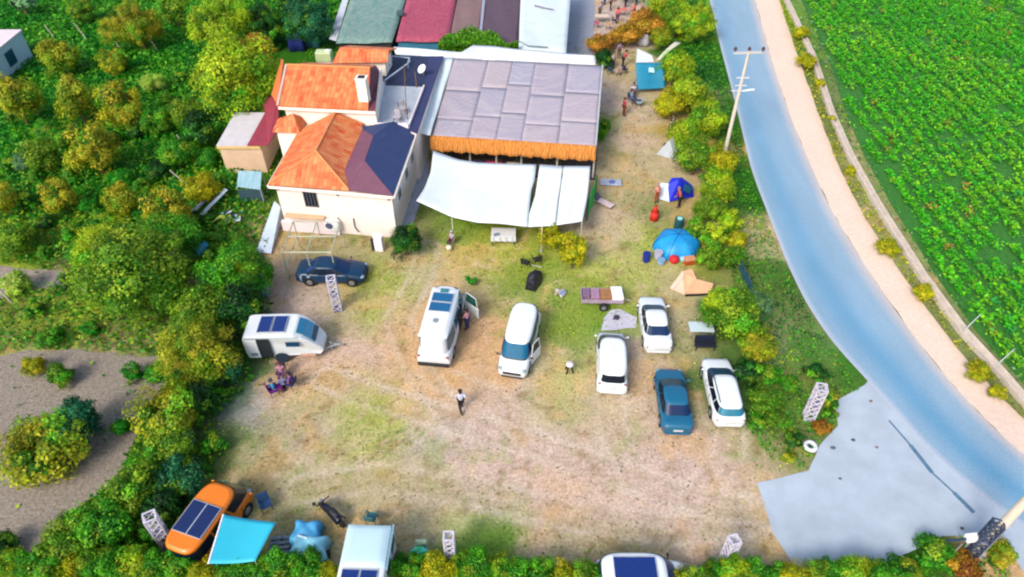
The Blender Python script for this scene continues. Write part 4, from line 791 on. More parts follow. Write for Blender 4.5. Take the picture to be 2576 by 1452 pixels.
# ---------------- vehicles ----------------
def sq(n,N=9.0):
    out=[]
    for i in range(n):
        t=2*math.pi*i/n; c,s_=math.cos(t),math.sin(t); out.append((math.copysign(abs(c)**(2/N*1.9),c),math.copysign(abs(s_)**(2/N*1.9),s_)))
    return out
def rf_(a,N=4.5): return max(0.0,1-min(1,abs(a))**N)**(1/N)
KIND={
 'sedan':dict(H=1.43,belt=.93,st=[(-.5,.80,.38,.80),(-.485,.90,.28,.93),(-.42,.97,.2,1.0),(-.3,1,.18,1.0),(0,1,.18,.97),(.2,1,.18,.97),(.33,.985,.18,.90),(.43,.93,.2,.82),(.485,.82,.26,.72),(.5,.70,.34,.60)],cab=(-.375,-.20,.30,.055),tw=.70,bw=.93),
 'wagon':dict(H=1.5,belt=.97,st=[(-.5,.84,.36,.82),(-.49,.93,.26,.98),(-.42,.98,.2,1.02),(-.3,1,.18,1.01),(0,1,.18,.98),(.2,1,.18,.98),(.33,.985,.18,.92),(.43,.93,.2,.84),(.485,.82,.26,.74),(.5,.70,.34,.62)],cab=(-.485,-.42,.30,.06),tw=.74,bw=.94),
 'van':dict(H=1.84,belt=1.08,st=[(-.5,.93,.36,1.06),(-.495,.97,.26,1.1),(-.42,1,.2,1.1),(0,1,.2,1.08),(.22,1,.2,1.08),(.34,.985,.2,1.02),(.43,.94,.22,.92),(.485,.84,.28,.80),(.5,.72,.36,.66)],cab=(-.498,-.475,.40,.17),tw=.86,bw=.985),
 'mpv':dict(H=1.93,belt=1.12,st=[(-.5,.93,.38,1.08),(-.495,.97,.28,1.13),(-.42,1,.22,1.13),(0,1,.22,1.12),(.24,1,.22,1.12),(.36,.985,.22,1.06),(.44,.94,.24,.96),(.487,.84,.3,.84),(.5,.72,.38,.7)],cab=(-.497,-.455,.365,.22),tw=.83,bw=.985),
 'bus':dict(H=1.98,belt=1.15,st=[(-.5,.88,.4,1.0),(-.49,.95,.3,1.14),(-.42,.99,.24,1.15),(0,1,.24,1.15),(.3,1,.24,1.15),(.42,.97,.26,1.08),(.48,.88,.3,.96),(.5,.74,.4,.8)],cab=(-.492,-.455,.475,.335),tw=.88,bw=.98),
}
def car(name,label,kind,front,rear,Wd,L,paint,roofc=None,group=None,cat='car',Hs=1.0,side='win',glass=(None,None,None),off=(0,0),taper=0.0,rearw=True,k=1.0):
    K=KIND[kind]; f=Vector(P(*front)[:2]); r=Vector(P(*rear)[:2]); ax_=(f-r).normalized(); c=(f+r)/2+Vector(off); yaw=math.atan2(ax_.y,ax_.x)
    t=thing(name,label,cat,(c.x,c.y,0),yaw,group); pm=mat(paint,.4,.05,1.5,spec=.4,k=k*(1.06 if paint==WH else 1),coat=.12); hw=Wd/2; H=K['H']*Hs
    g0,g1,g2=[a or b_ for a,b_ in zip(glass,(GLASS,GLASS,GLASSK))]
    st=[(s[0]*L,s[1]*hw,s[2],s[3]) for s in K['st']]
    def sec(x):
        for i in range(len(st)-1):
            if st[i][0]<=x<=st[i+1][0]:
                q=(x-st[i][0])/(st[i+1][0]-st[i][0]); return [st[i][k_]*(1-q)+st[i+1][k_]*q for k_ in range(4)]
        return st[0] if x<st[0][0] else st[-1]
    xs=sorted(set([s[0] for s in st]+[(-.46+.04*i)*L for i in range(24)]))
    b=MB(); prof=[(0,0),(.82,0),(.95,.08),(1,.25),(1.0,.55),(.965,.82),(.90,.95),(.78,1.0),(.4,1.03),(0,1.045)]
    ring=[(a,z_) for a,z_ in prof]+[(-a,z_) for a,z_ in prof[::-1][1:-1]]
    n=len(ring); V=[];Fc=[]
    for x in xs:
        _,w_,z0,z1=sec(x); V+=[(x,a*w_,z0+(z1-z0)*z_) for a,z_ in ring]
    for i in range(len(xs)-1):
        for j in range(n): Fc.append((i*n+j,i*n+(j+1)%n,(i+1)*n+(j+1)%n,(i+1)*n+j))
    Fc.append(tuple(range(n-1,-1,-1))); Fc.append(tuple((len(xs)-1)*n+j for j in range(n))); b.add(V,Fc)
    # cabin shell
    xr0,xr1,xf0,xf1=[a*L for a in K['cab']]; zb=K['belt']-.03
    def lv(tt):
        q=tt if tt<.9 else .9+(tt-.9)*.55; e_=0 if tt<.86 else ((tt-.86)/.14)**2*.13
        return (xr0+(xr1-xr0)*q+e_, xf0+(xf1-xf0)*q-e_, hw*(K['bw']+(K['tw']-K['bw'])*q)-e_*.9, zb+(H-zb)*(tt if tt<1 else 1))
    N=44; S_=sq(N,7.5)
    V=[];Fc=[]; T_=[0,.3,.6,.8,.88,.93,.97,1.0]
    for tt in T_:
        a,c2,h_,z_=lv(tt); V+=[((a+c2)/2+(c2-a)/2*sx_,h_*sy_,z_) for sx_,sy_ in S_]
    for i in range(len(T_)-1):
        for j in range(N): Fc.append((i*N+j,i*N+(j+1)%N,(i+1)*N+(j+1)%N,(i+1)*N+j))
    b.add(V,Fc)
    a,c2,h_,z_=lv(1.0); base=len(T_)*N-N; 
    cap=[((a+c2)/2+(c2-a)/2*sx_*q,h_*sy_*q,z_+.035*(1-q*q)) for q in (1,.7,.4) for sx_,sy_ in S_]+[((a+c2)/2,0,z_+.035)]
    cf=[(q*N+j,q*N+(j+1)%N,(q+1)*N+(j+1)%N,(q+1)*N+j) for q in range(2) for j in range(N)]+[(2*N+j,2*N+(j+1)%N,3*N) for j in range(N)]
    if roofc is None: b.add(cap,cf)
    body=b.build('body',pm,t,smooth=True)
    if roofc: q=MB(); q.add(cap,cf); q.build('roof',mat(roofc,.35,.05,1.5,spec=.4),t,smooth=True)
    o_=.012
    def patch_end(sgn,t0,t1,w0,m_,nm):
        p=MB()
        def fn(u_,v_):
            tt=t0+(t1-t0)*v_; a,c2,h_,z_=lv(tt); sy_=(-1+2*u_)*w0; sx_=rf_(sy_,5)
            return ((a+c2)/2+sgn*((c2-a)/2*sx_+o_+.004),h_*sy_,z_+.006)
        p.grid(fn,14,5,flip=(sgn<0)); return p.build(nm,m_,t,smooth=True)
    patch_end(1,.07,.86,.90,g0,'windshield')
    if rearw: patch_end(-1,.16,.84,.88 if kind not in('van','mpv') else .80,g1,'rear_window')
    def patch_side(sg,a0,a1,nm='side_window',t0=.12,t1=.82):
        p=MB()
        def fn(u_,v_):
            tt=t0+(t1-t0)*v_; a,c2,h_,z_=lv(tt); lo=a+.10; hi=c2-.12; x=lo+(hi-lo)*(a0+(a1-a0)*u_); sx_=(x-(a+c2)/2)/((c2-a)/2); return (x,sg*(h_*rf_(sx_,5)+o_+.004),z_)
        p.grid(fn,8,4,flip=(sg>0)); return p.build(nm,g2,t,smooth=True)
    for sg in (-1,1):
        rng_=((.04,.26),(.285,.60),(.625,.97)) if side=='win' else (((.70,.97),) if side=='cargo' else ((.04,.34),(.37,.66),(.70,.97)))
        for a0,a1 in rng_: patch_side(sg,a0,a1)
        xm=xf0-.22; q=MB(); q.ball((xm,sg*(hw+.09),K['belt']+.06),.09,8,6,sz=.8,sx=.7); q.tube((xm,sg*(hw-.1),K['belt']-.02),(xm,sg*(hw+.05),K['belt']+.04),.025); q.build('mirror',pm if kind not in('mpv',) else BLACK,t,smooth=True)
        q=MB(); _,w_,z0,z1=sec(.462*L); hz=z1-.09; q=MB(); q.ball((.462*L,sg*w_*.80,hz),.15,10,6,sz=.62,sx=1.35,sy=1.1); q.build('headlight',mat('#9cb4be',.2,.1,spec=.6),t,smooth=True)
        for xx in ((-.13,.10) if kind in('sedan','wagon') else (.0,.26)): q=MB(); q.box((xx*L,sg*(hw-.006),.66),(.018,.02,.6)); q.build('door_seam',BLACK,t)
        q=MB(); q.box((.02*L,sg*(hw+.006),.86),(.16,.02,.04)); q.build('door_handle',BLACK if paint!=WH else CHROME,t)
        _,w_,z0,z1=sec(-.485*L); q=MB(); q.box((-.493*L,sg*w_*.84,z1-.2 if kind not in('van','mpv','bus') else .95),(.05,w_*.2,.16 if kind not in('van','mpv','bus') else .34)); q.build('tail_light',mat('#a01c20',.3,.15),t,bevel=.015)
        for x in (-.30*L,.315*L):
            wr=.32 if kind in('sedan','wagon') else .34; y_=sg*(hw-.10)
            q=MB(); q.tube((x,y_-.11,wr),(x,y_+.11,wr),wr,wr,20); wo=q.build('wheel',RUBBER,t,bevel=.02); q=MB(); q.tube((x,y_+sg*.105,wr),(x,y_+sg*.125,wr),wr*.62,wr*.58,14); q.build('rim',CHROME,wo)
            q=MB(); q.tube((x,sg*(hw-.14),wr+.02),(x,sg*(hw+.004),wr+.02),wr+.07,wr+.07,20); q.build('wheel_arch',BLACK,t)
    gz=.42 if kind in('sedan','wagon') else .60; q=MB(); q.box((.503*L,0,gz),(.07,hw*1.15,.17)); q.build('grille',BLACK,t,bevel=.02)
    patch_end(1,.0,.065,.92,BLACK,'cowl')
    q=MB(); q.box((-.503*L,0,.62 if kind in('sedan','wagon') else .75),(.02,.52,.12)); q.build('licence_plate',mat('#e8e8ea',.5,.05),t)
    
    for q_ in ((-.497*L,.34,.08,hw*1.55,.14),(.497*L,.28,.07,hw*1.35,.1)): q=MB(); q.box((q_[0],0,q_[1]),q_[2:]); q.build('bumper',BLACK if kind in('mpv','bus') else pm,t,bevel=.03)
    t['L']=L; return t,lv,pm,hw,L,H
def on_roof(t,x0,x1,y0,y1,z,m,name='solar_panel',fr='#d8dde4',cells=True):
    b=MB(); b.box(((x0+x1)/2,(y0+y1)/2,z+.03),(x1-x0,y1-y0,.04)); o=b.build(name,m,t,bevel=.006)
    b=MB()
    for x in (x0-.012,x1+.012): b.box((x,(y0+y1)/2,z+.032),(.024,y1-y0+.05,.055))
    for y in (y0-.012,y1+.012): b.box(((x0+x1)/2,y,z+.032),(x1-x0,.024,.055))
    b.build('frame',mat(fr,.4,.05,metal=.3),o); return o
PVB=mat('#1f6a9c',.18,.12,5,spec=.7); PVD=mat('#15337e',.18,.12,5,spec=.7); PVK=mat('#10265e',.2,.15,5,spec=.7)
WH='#f4f9fa'
# white saloon
car('parked_car','white saloon car facing away beside the white van, nearest the folding table','sedan',(1636,748,.62),(1656,890,.25),1.74,4.45,WH,cat='car',glass=(mat('#1d5066',.3,.1,2,spec=.3),mat('#12325a',.3,.1,2,spec=.3),None))
# blue saloon
car('parked_car','teal blue saloon car parked between the white van and the white estate car','sedan',(1682,932,.62),(1703,1092,.25),1.76,4.3,'#2388b4',cat='car',k=.62,glass=(mat('#1c4a58',.3,.3,2,spec=.3),mat('#0f2a56',.3,.1,2,spec=.3),None))
# estate
t,lv,pm,hw,L,H=car('parked_car','white estate car with roof rails, nearest the bushes of the verge','wagon',(1800,908,.7),(1832,1067,.25),1.76,4.55,WH,cat='car',glass=(mat('#1b4560',.3,.1,2,spec=.3),mat('#1d7d9c',.15,.2,2,spec=.8),None))
for sg in (-1,1): b=MB(); b.tube((-.36*L,sg*hw*.68,H+.04),(.05*L,sg*hw*.70,H+.04),.03); b.build('roof_rail',mat('#3c5560',.4,.1),t)
# small cargo van
car('parked_van','windowless white van facing away with two dark rear door windows','van',(1537,832,.75),(1538,998,.25),1.74,4.3,WH,cat='van',side='cargo',glass=(mat('#1e4a5c',.3,.1,2,spec=.3),GLASSK,None))
# white van facing the camera
t,lv,pm,hw,L,H=car('parked_van','white passenger van facing the camera with its front door open','mpv',(1287,950,.3),(1326,757,1.8),1.86,4.9,WH,cat='van',side='bus',glass=(mat('#12688e',.5,.15,2,spec=.2),GLASS,mat('#2c2a5a',.15,.1)),off=(0,0))
def door(t,hx,sy,ang,ln,zh,m,gm,lab=None):
    b=MB(); d=Vector((-math.cos(ang),sy*math.sin(ang),0)); a_=Vector((hx,sy,0)); e_=a_+d*ln
    n_=Vector((-d.y,d.x,0))*.03
    b.prism([tuple(a_-n_+Vector((0,0,1.1))),tuple(e_-n_+Vector((0,0,1.1))),tuple(e_+n_+Vector((0,0,1.1))),tuple(a_+n_+Vector((0,0,1.1)))],.8); o=b.build('door',m,t,bevel=.02)
    g=MB(); q0=a_+d*.1; q1=e_-d*.08; s_=Vector((0,-.08*(1 if sy>0 else -1),0))
    g.quad(tuple(q0+Vector((0,0,1.12))),tuple(q1+Vector((0,0,1.12))),tuple(q1+s_+Vector((0,0,zh))),tuple(q0+s_+d*.25+Vector((0,0,zh)))); g.build('window',gm,o,solid=.02)
    f_=MB(); f_.tube(tuple(q0+Vector((0,0,1.1))),tuple(q0+s_+d*.25+Vector((0,0,zh))),.025); f_.tube(tuple(q0+s_+d*.25+Vector((0,0,zh))),tuple(q1+s_+Vector((0,0,zh))),.025); f_.tube(tuple(q1+Vector((0,0,1.1))),tuple(q1+s_+Vector((0,0,zh))),.025); f_.build('window_frame',m,o)
    if lab: o['label']=lab
door(t,.27*L,hw,R(24),1.05,1.75,pm,GLASSK,'front door swung open on the right of the picture')
# white campervan
t,lv,pm,hw,L,H=car('campervan','white high roofed campervan with two solar panels and a wide open side door','bus',(1137,722,1.0),(1088,932,.3),2.06,5.75,WH,cat='van',side='bus',Hs=1.18,glass=(mat('#173449',.3,.1,spec=.3),GLASSK,mat('#1f6f86',.15,.15)),rearw=False)
b=MB()
b.grid(lambda u_,v_:((-.44+.73*u_)*L,(-.82+1.64*v_)*hw,H+.02+.16*rf_(2*u_-1,4)*rf_(2*v_-1,4)),20,12); b.build('high_roof',pm,t,smooth=True)
on_roof(t,.05*L,.05*L+.72,-.62,.62,H+.18,PVB); on_roof(t,.05*L-.84,.05*L-.12,-.62,.62,H+.18,PVB)
b=MB(); b.box((.05*L+.98,.0,H+.2),(.3,.5,.1)); b.build('roof_hatch',mat('#3f8f98',.3,.1),t,bevel=.03)
b=MB(); b.tube((-1.35,.05,H+.18),(-1.35,.05,H+.3),.16,.13,12); b.build('roof_vent',mat('#9aa0a4',.6,.2),t)
b=MB(); b.box((-.505*L,0,.42),(.16,hw*1.85,.26)); b.build('rear_bumper',BLACK,t,bevel=.06)
door(t,.36*L,-hw,R(52),1.25,1.95,pm,mat('#0f5a4a',.15,.2),'wide side door swung open')
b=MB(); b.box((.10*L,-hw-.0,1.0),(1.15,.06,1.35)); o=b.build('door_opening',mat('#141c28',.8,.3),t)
# dark blue car
t,lv,pm,hw,L,H=car('parked_car','dark blue saloon car side on under the pipe frame in front of the house','sedan',(924,684,.55),(748,680,.6),1.82,4.6,'#12507c',cat='car',k=.55,glass=(mat('#0a2e58',.15,.2),mat('#0f3474',.15,.2),None))
# orange van
t,lv,pm,hw,L,H=car('campervan','orange van with two dark solar panels on its roof, nose in the bushes','bus',(590,1228,.95),(466,1420,.6),2.0,4.4,'#f08014',cat='van',side='bus',Hs=1.04,k=1.15,glass=(mat('#1c3c40',.12,.1,2),GLASSK,GLASSK))
on_roof(t,-.28*L,.08*L,.0,.72,H+.03,PVK); on_roof(t,-.28*L,.08*L,-.78,-.05,H+.03,PVK)
# its awning
q=[P(562,1294,2.0),P(694,1314,1.75),P(642,1412,1.75),P(524,1418,2.0)]
aw=thing('awning','bright cyan awning sheet stretched from the orange van','awning',((q[0][0]+q[2][0])/2,(q[0][1]+q[2][1])/2,0)); b=MB()
b.grid(lambda u_,v_:tuple((q[0][k_]*(1-u_)+q[1][k_]*u_)*(1-v_)+(q[3][k_]*(1-u_)+q[2][k_]*u_)*v_-(.1*math.sin(u_*math.pi) if k_==2 else 0) for k_ in range(3)),14,10,flip=True); b.build('cloth',mat('#2fd0ea',.6,.06,1),aw,world=True,smooth=True,solid=.015)
b=MB(); b.tube(q[0],q[3],.045); b.build('case',WHITE,aw,world=True)
for p in (q[1],q[2]): b=MB(); b.tube((p[0],p[1],0),p,.025); b.build('pole',STEEL,aw,world=True)
# ---------------- white caravan ----------------
f=Vector(P2(812,908)); r=Vector(P2(616,912)); d=(f-r).normalized(); yaw=math.atan2(d.y,d.x); n=Vector((-d.y,d.x)); Lc=4.55; c=(Vector(P2(628,912))+d*Lc/2)+n*.92
cv=thing('caravan','small white streamlined caravan with solar panels, big front window and open side door','caravan',(c.x,c.y,0),yaw)
CW=mat(WH,.4,.05,1.5,spec=.4); b=MB(); 
pr=[(-2.2,.45),(-2.27,.9),(-2.25,1.9),(-2.15,2.16),(-1.9,2.24),(0,2.27),(.75,2.22),(1.2,2.0),(1.6,1.62),(1.95,1.2),(2.18,.85),(2.22,.6),(2.05,.42)]
hwf=lambda x: .95*(1 if x<.8 else max(.62,1-((x-.8)/1.45)**2*.36))
def cring(y): return [(x,y*hwf(x)/.95,z_) for x,z_ in pr]
ys=[-.95,-.93,-.86,.86,.93,.95]; V=[];Fc=[]; m_=len(pr)
for y in ys:
    k_=1.0 if abs(y)<.9 else (.985 if abs(y)<.94 else .965); V+=[(x*k_,y*hwf(x)/.95,.45+(z_-.45)*k_ if z_>.5 else z_) for x,z_ in pr]
for i in range(len(ys)-1):
    for j in range(m_-1): Fc.append((i*m_+j,i*m_+j+1,(i+1)*m_+j+1,(i+1)*m_+j))
Fc.append(tuple(range(m_))[::-1]); Fc.append(tuple((len(ys)-1)*m_+j for j in range(m_))); Fc.append(tuple(i*m_ for i in range(len(ys)))+tuple(i*m_+m_-1 for i in range(len(ys)-1,-1,-1)))
b.add(V,Fc); bm_=b.build('body',CW,cv)
for p in bm_.data.polygons: p.use_smooth=False
sp=[(.86,2.19),(1.2,2.03),(1.6,1.65),(1.84,1.36)]
def fwin(o_,y0,y1,t0,t1):
    def f(u_,v_):
        t=(t0+(t1-t0)*v_)*3; k=min(int(t),2); g=t-k; return (sp[k][0]*(1-g)+sp[k+1][0]*g+o_,y0+(y1-y0)*u_,sp[k][1]*(1-g)+sp[k+1][1]*g+o_)
    return f
b=MB(); b.grid(fwin(.025,-.62,.62,0,1),4,9); wnd=b.build('front_window',mat('#1b7fa8',.12,.15,spec=.8),cv,solid=.03)
b=MB(); b.grid(fwin(.045,-.55,.57,.72,.98),4,4); b.build('window_shade',mat('#12385a',.3,.1),wnd,solid=.03)
on_roof(cv,-1.35,-.62,-.66,.62,2.3,PVD); on_roof(cv,-.50,.23,-.66,.62,2.3,PVD)
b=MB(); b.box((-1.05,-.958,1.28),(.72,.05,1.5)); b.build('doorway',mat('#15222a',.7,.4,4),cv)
b=MB(); b.box((-1.72,-1.02,1.28),(.62,.05,1.5)); dd=b.build('door',CW,cv,bevel=.03); b=MB(); b.box((-1.72,-1.05,.85),(.4,.03,.25)); b.build('handle',mat('#8898a0',.5,.2),dd,bevel=.02)
b=MB(); b.box((.62,-.955,1.55),(.8,.05,.36)); b.build('side_window',mat('#1c4a6c',.12,.1,spec=.8),cv,bevel=.01)
b=MB(); b.box((-.55,-.97,2.13),(3.1,.05,.07)); b.build('awning_rail',mat('#c8d8dc',.5,.1),cv)
for s_ in (-1,1):
    b=MB(); b.tube((-.25,s_*.72,.3),(-.25,s_*.94,.3),.3,.3,18); wo=b.build('wheel',RUBBER,cv); b=MB(); b.tube((-.25,s_*.93,.3),(-.25,s_*.955,.3),.17,.17,12); b.build('rim',CHROME,wo)
    b=MB(); b.tube((-.25,s_*.9,.36),(-.25,s_*.962,.36),.4,.4,18); b.build('wheel_arch',mat('#16324a',.7,.2),cv)
b=MB(); b.tube((1.9,-.45,.42),(2.85,0,.45),.05); b.tube((1.9,.45,.42),(2.85,0,.45),.05); b.tube((2.8,0,.45),(3.1,0,.5),.06); b.build('drawbar',mat('#9aa6aa',.5,.2),cv)
b=MB(); b.tube((2.55,0,0),(2.55,0,.7),.04); b.build('jockey_wheel',STEEL,cv)
b=MB(); b.box((1.35,-.87,.5),(.9,.12,.16)); b.build('skirt',mat('#d8a890',.6,.2),cv,bevel=.02)
# ---------------- white camper at the bottom ----------------
q=P2(915,1400,2.4); cb=thing('motorhome','white boxy motorhome seen from above with two blue solar panels on its lower roof','motorhome',(q[0],q[1]-.75,0),R(90)-.03)
b=MB(); b.box((.05,0,1.45),(4.3,2.05,2.0)); b.build('body',CW,cb,bevel=.12)
b=MB(); b.grid(lambda u_,v_:(.25+1.95*u_,-.98+1.96*v_,2.46+.14*rf_(2*u_-1,3)*rf_(2*v_-1,5)),14,10); b.build('high_roof',mat('#cfeef4',.5,.05,1),cb,smooth=True)
b=MB(); b.box((2.4,0,.85),(.7,1.8,.9)); b.build('bonnet',CW,cb,bevel=.15)
on_roof(cb,-1.55,.1,.07,.80,2.46,PVD); on_roof(cb,-1.55,.1,-.72,-.01,2.46,PVD)
for x in (1.7,.6): b=MB(); b.box((x,-1.035,1.75),(.75,.03,.55)); b.build('side_window',GLASS,cb,bevel=.01)
for x in (-1.3,1.7):
    for s_ in (-1,1): b=MB(); b.tube((x,s_*.8,.34),(x,s_*1.03,.34),.34,.34,18); wo=b.build('wheel',RUBBER,cb); b=MB(); b.tube((x,s_*1.02,.34),(x,s_*1.04,.34),.2,.2,12); b.build('rim',CHROME,wo)
b=MB(); b.tube((.2,-1.05,2.35),(2.3,-1.05,2.35),.06); b.build('awning_rail',mat('#9fc8d4',.5,.1),cb)
# ---------------- white van cut by the bottom edge ----------------
t,lv,pm,hw,L,H=car('parked_van','white van side on behind the bottom hedge with a dark blue roof panel','mpv',(1722,1440,1.3),(1512,1440,1.3),1.9,4.1,WH,cat='van',side='bus',glass=(mat('#123a7c',.15,.15),GLASS,GLASS),off=(0,-.15))
on_roof(t,-.33*L,.12*L,-.55,.52,H+.03,PVD)
# ---------------- flatbed handcart with boxes ----------------
q=P2(1512,765); t=thing('trailer','small open trailer loaded with brown cartons and a white cover at its right end','trailer',(q[0],q[1]+.1,0),-.02)
b=MB(); b.box((0,0,.55),(2.7,1.15,.08)); 
for y in (-.57,.57): b.box((0,y,.68),(2.7,.05,.24))
for x in (-1.33,1.33): b.box((x,0,.68),(.05,1.1,.24))
b.build('bed',mat('#b9a3b4',.7,.2,3),t)
for s_ in (-1,1): b=MB(); b.tube((.1,s_*.62,.3),(.1,s_*.8,.3),.3,.3,16); wo=b.build('wheel',RUBBER,t); b=MB(); b.tube((.1,s_*.79,.3),(.1,s_*.81,.3),.16,.16,10); b.build('rim',CHROME,wo)
b=MB(); b.tube((1.3,0,.5),(1.9,-.1,.35),.04); b.build('drawbar',STEEL,t)
b=MB(); b.box((.98,.02,.78),(.72,1.16,.35),.03); tag(b.build('tarp',WHITE,bevel=.06),'white cover over the right end of the small trailer','cover').location=(q[0],q[1]+.1,0)
for i,(x,y,sx_,sy_,cl,lb) in enumerate(((.28,.0,.8,.85,'#b07a4a','brown carton next to the white cover on the small trailer'),(-.45,.02,.55,.8,'#b48ca8','mauve crate in the middle of the small trailer'),(-1.02,.1,.45,.7,'#8f6f8c','dull purple crate at the left end of the small trailer'))):
    b=MB(); b.box((0,0,.15),(sx_,sy_,.3)); b.box((0,0,.31),(.06,sy_,.012)); o=b.build('box',mat(cl,.85,.25,4)); o.location=(q[0]+x,q[1]+.1+y,.6); tag(o,lb,'box')
# ---------------- people ----------------
def skin_obj(name,verts,edges,m,parent,sub=1,root=0):
    me=bpy.data.meshes.new(name); me.from_pydata([v[:3] for v in verts],edges,[]); o=bpy.data.objects.new(name,me); COL.objects.link(o); me.materials.append(m)
    s_=o.modifiers.new('skin','SKIN'); s_.use_smooth_shade=True
    me.update()
    if not me.skin_vertices: me.skin_vertices.new() if hasattr(me.skin_vertices,'new') else None
    bpy.context.view_layer.update()
    for i,v in enumerate(verts): sv=me.skin_vertices[0].data[i]; r_=v[3]; sv.radius=(r_,r_); sv.use_root=(i==root)
    d=o.modifiers.new('sub','SUBSURF'); d.levels=sub; d.render_levels=sub
    if parent: o.parent=parent
    return o
def person(label,px,py,yaw,pose='stand',shirt='#e8eaf4',pants='#1a1420',hair='#2a1e18',skin='#c98f6c',group=None,z=0.0,arm=0.0,hat=None,long=False,k=1.0,s=1.0):
    x,y=P2(px,py,z); t=thing('person',label,'person',(x,y,z),yaw,group); t.scale=(s,s,s)
    # facing +x, left is +y
    if pose=='sit': hip=.46; kn=(.42,.47); ft=(.45,.05)
    else: hip=.93; kn=(.03,.5); ft=(0,.06)
    st=.24 if pose=='walk' else 0
    lean=.0 if pose!='lean' else .25
    H=hip; B=[(0,0,H,.13),(.01+lean*.3,0,H+.16,.115),(.02+lean*.6,0,H+.36,.13),(.0+lean,0,H+.52,.055),(.02+lean,0,H+.60,.075),(.03+lean*1.1,0,H+.70,.098),(.02+lean*1.1,0,H+.78,.075)]
    E=[(0,1),(1,2),(2,3),(3,4),(4,5),(5,6)]
    arms=[];legs=[]
    for sg in (-1,1):
        a=len(B); sw=sg*st
        sh=(.0+lean*.9,sg*.19,H+.45); el=(-.02+sw*.5+arm*.18+lean,sg*.25,H+.2+arm*.05); wr=(.12-(-sw)*.6+arm*.3+lean+(.14 if pose=='sit' else 0),sg*.22,H+.0+arm*.25)
        B+=[(*sh,.058),(*el,.043),(*wr,.03)]; E+=[(2,a),(a,a+1),(a+1,a+2)]
        d=(Vector(wr)-Vector(el)).normalized(); pa=Vector(wr)+d*.07; B.append((*pa,.026)); E.append((a+2,a+3)); arms.append((a,a+1,a+2))
        for q,(o_,ln) in enumerate(((-.03,.06),(-.012,.075),(.008,.08),(.026,.068))):
            i=len(B); f0=pa+Vector((o_,0,0)); f1=f0+d*ln*.6; f2=f1+(d+Vector((0,-sg*.3,0))).normalized()*ln*.5; B+=[(*f0,.009),(*f1,.008),(*f2,.007)]; E+=[(a+3,i),(i,i+1),(i+1,i+2)]
        i=len(B); th=Vector(wr)+d*.03+Vector((.035,-sg*.01,0)); B+=[(*th,.010),(*(th+d*.035+Vector((.012,0,0))),.008)]; E+=[(a+2,i),(i,i+1)]
        i=len(B); sl=-sg*st
        kx,kz=kn; fx,fz=ft
        K_=(kx+sl*.45,sg*.11,kz+(.0)); A_=(fx+sl*1.0-(.08 if sl<0 else 0),sg*.11,fz+(.06 if sl<0 else 0)); T_=(A_[0]+.15,sg*.12,A_[2]-.03)
        B+=[(.0,sg*.095,H-.02,.10),(*K_,.062),(*A_,.042),(*T_,.035)]; E+=[(0,i),(i,i+1),(i+1,i+2),(i+2,i+3)]; legs.append((i,i+1,i+2))
    nz=len(B); B.append((.13+lean*1.1,0,H+.69,.016)); E.append((5,nz))
    for sg in (-1,1): i=len(B); B.append((.02+lean*1.1,sg*.098,H+.69,.016)); E.append((5,i))
    body=skin_obj('body',B,E,mat(skin,.6,.05,4,k=k),t)
    # shirt
    V=[(*B[0][:3],.15),(*B[1][:3],.135),(*B[2][:3],.152),(B[3][0],0,B[3][2]-.03,.08)]; Ed=[(0,1),(1,2),(2,3)]
    for a,b_,c in arms:
        i=len(V); mid=Vector(B[b_][:3]); V+=[(*B[a][:3],.075),(*mid,.058)]; Ed+=[(2,i),(i,i+1)]
        if long: V.append((*B[c][:3],.045)); Ed.append((i+1,i+2))
    skin_obj('shirt',V,Ed,mat(shirt,.85,.12,4,k=k),t)
    V=[(0,0,H-.01,.155)]; Ed=[]
    for a,b_,c in legs: i=len(V); V+=[(*B[a][:3],.118),(*B[b_][:3],.08),(B[c][0],B[c][1],B[c][2]+.05,.06)]; Ed+=[(0,i),(i,i+1),(i+1,i+2)]
    skin_obj('trousers',V,Ed,mat(pants,.85,.12,4,k=k),t)
    b=MB(); hx=.0+lean*1.1; b.ball((hx-.005,0,H+.765),.118,12,8,sz=.85); b.ball((hx-.05,0,H+.70),.095,10,7); b.build('hair',mat(hair,.9,.2,5),t,smooth=True)
    if hat: b=MB(); b.tube((hx,0,H+.81),(hx,0,H+.83),.18,.17,14); b.ball((hx,0,H+.83),.12,12,6,sz=.7); b.build('hat',mat(hat,.9,.1),t,smooth=True)
    b=MB()
    for sg in (-1,1): b.ball((.118+lean*1.1,sg*.036,H+.71),.012,6,4)
    b.build('eyes',mat('#1a1414',.3,.1),t)
    b=MB(); b.box((.122+lean*1.1,0,H+.635),(.012,.045,.01)); b.build('mouth',mat('#8a4038',.6,.1),t)
    b=MB()
    for a,b_,c in legs: p=B[c]; b.box((p[0]+.06,p[1],p[2]-.02),(.25,.10,.085))
    b.build('shoes',mat('#20181a',.8,.2),t,bevel=.03)
    return t
def chair(px,py,yaw,col,label,z=0,group=None,kind='camp'):
    x,y=P2(px,py,z); t=thing('camping_chair',label,'chair',(x,y,z),yaw,group); m_=mat(col,.85,.15,4)
    b=MB(); b.box((0,0,.43),(.5,.52,.04)); b.build('seat',m_,t,bevel=.02); b=MB(); b.box((-.28,0,.72),(.05,.54,.55),ry=-.2); b.build('backrest',m_,t,bevel=.02)
    for sx_,sy_ in ((-1,-1),(-1,1),(1,-1),(1,1)): b=MB(); b.tube((sx_*.22,sy_*.24,0),(sx_*.2,sy_*.24,.62 if True else .4),.018); b.build('leg',DARK,t)
    for sy_ in (-1,1): b=MB(); b.box((0,sy_*.27,.62),(.5,.06,.03)); b.build('armrest',m_,t)
    return t
person('person in a white shirt and black trousers walking across the middle of the yard',1161,1033,R(115),'walk','#dfe4f6','#140f18',s=1.04)
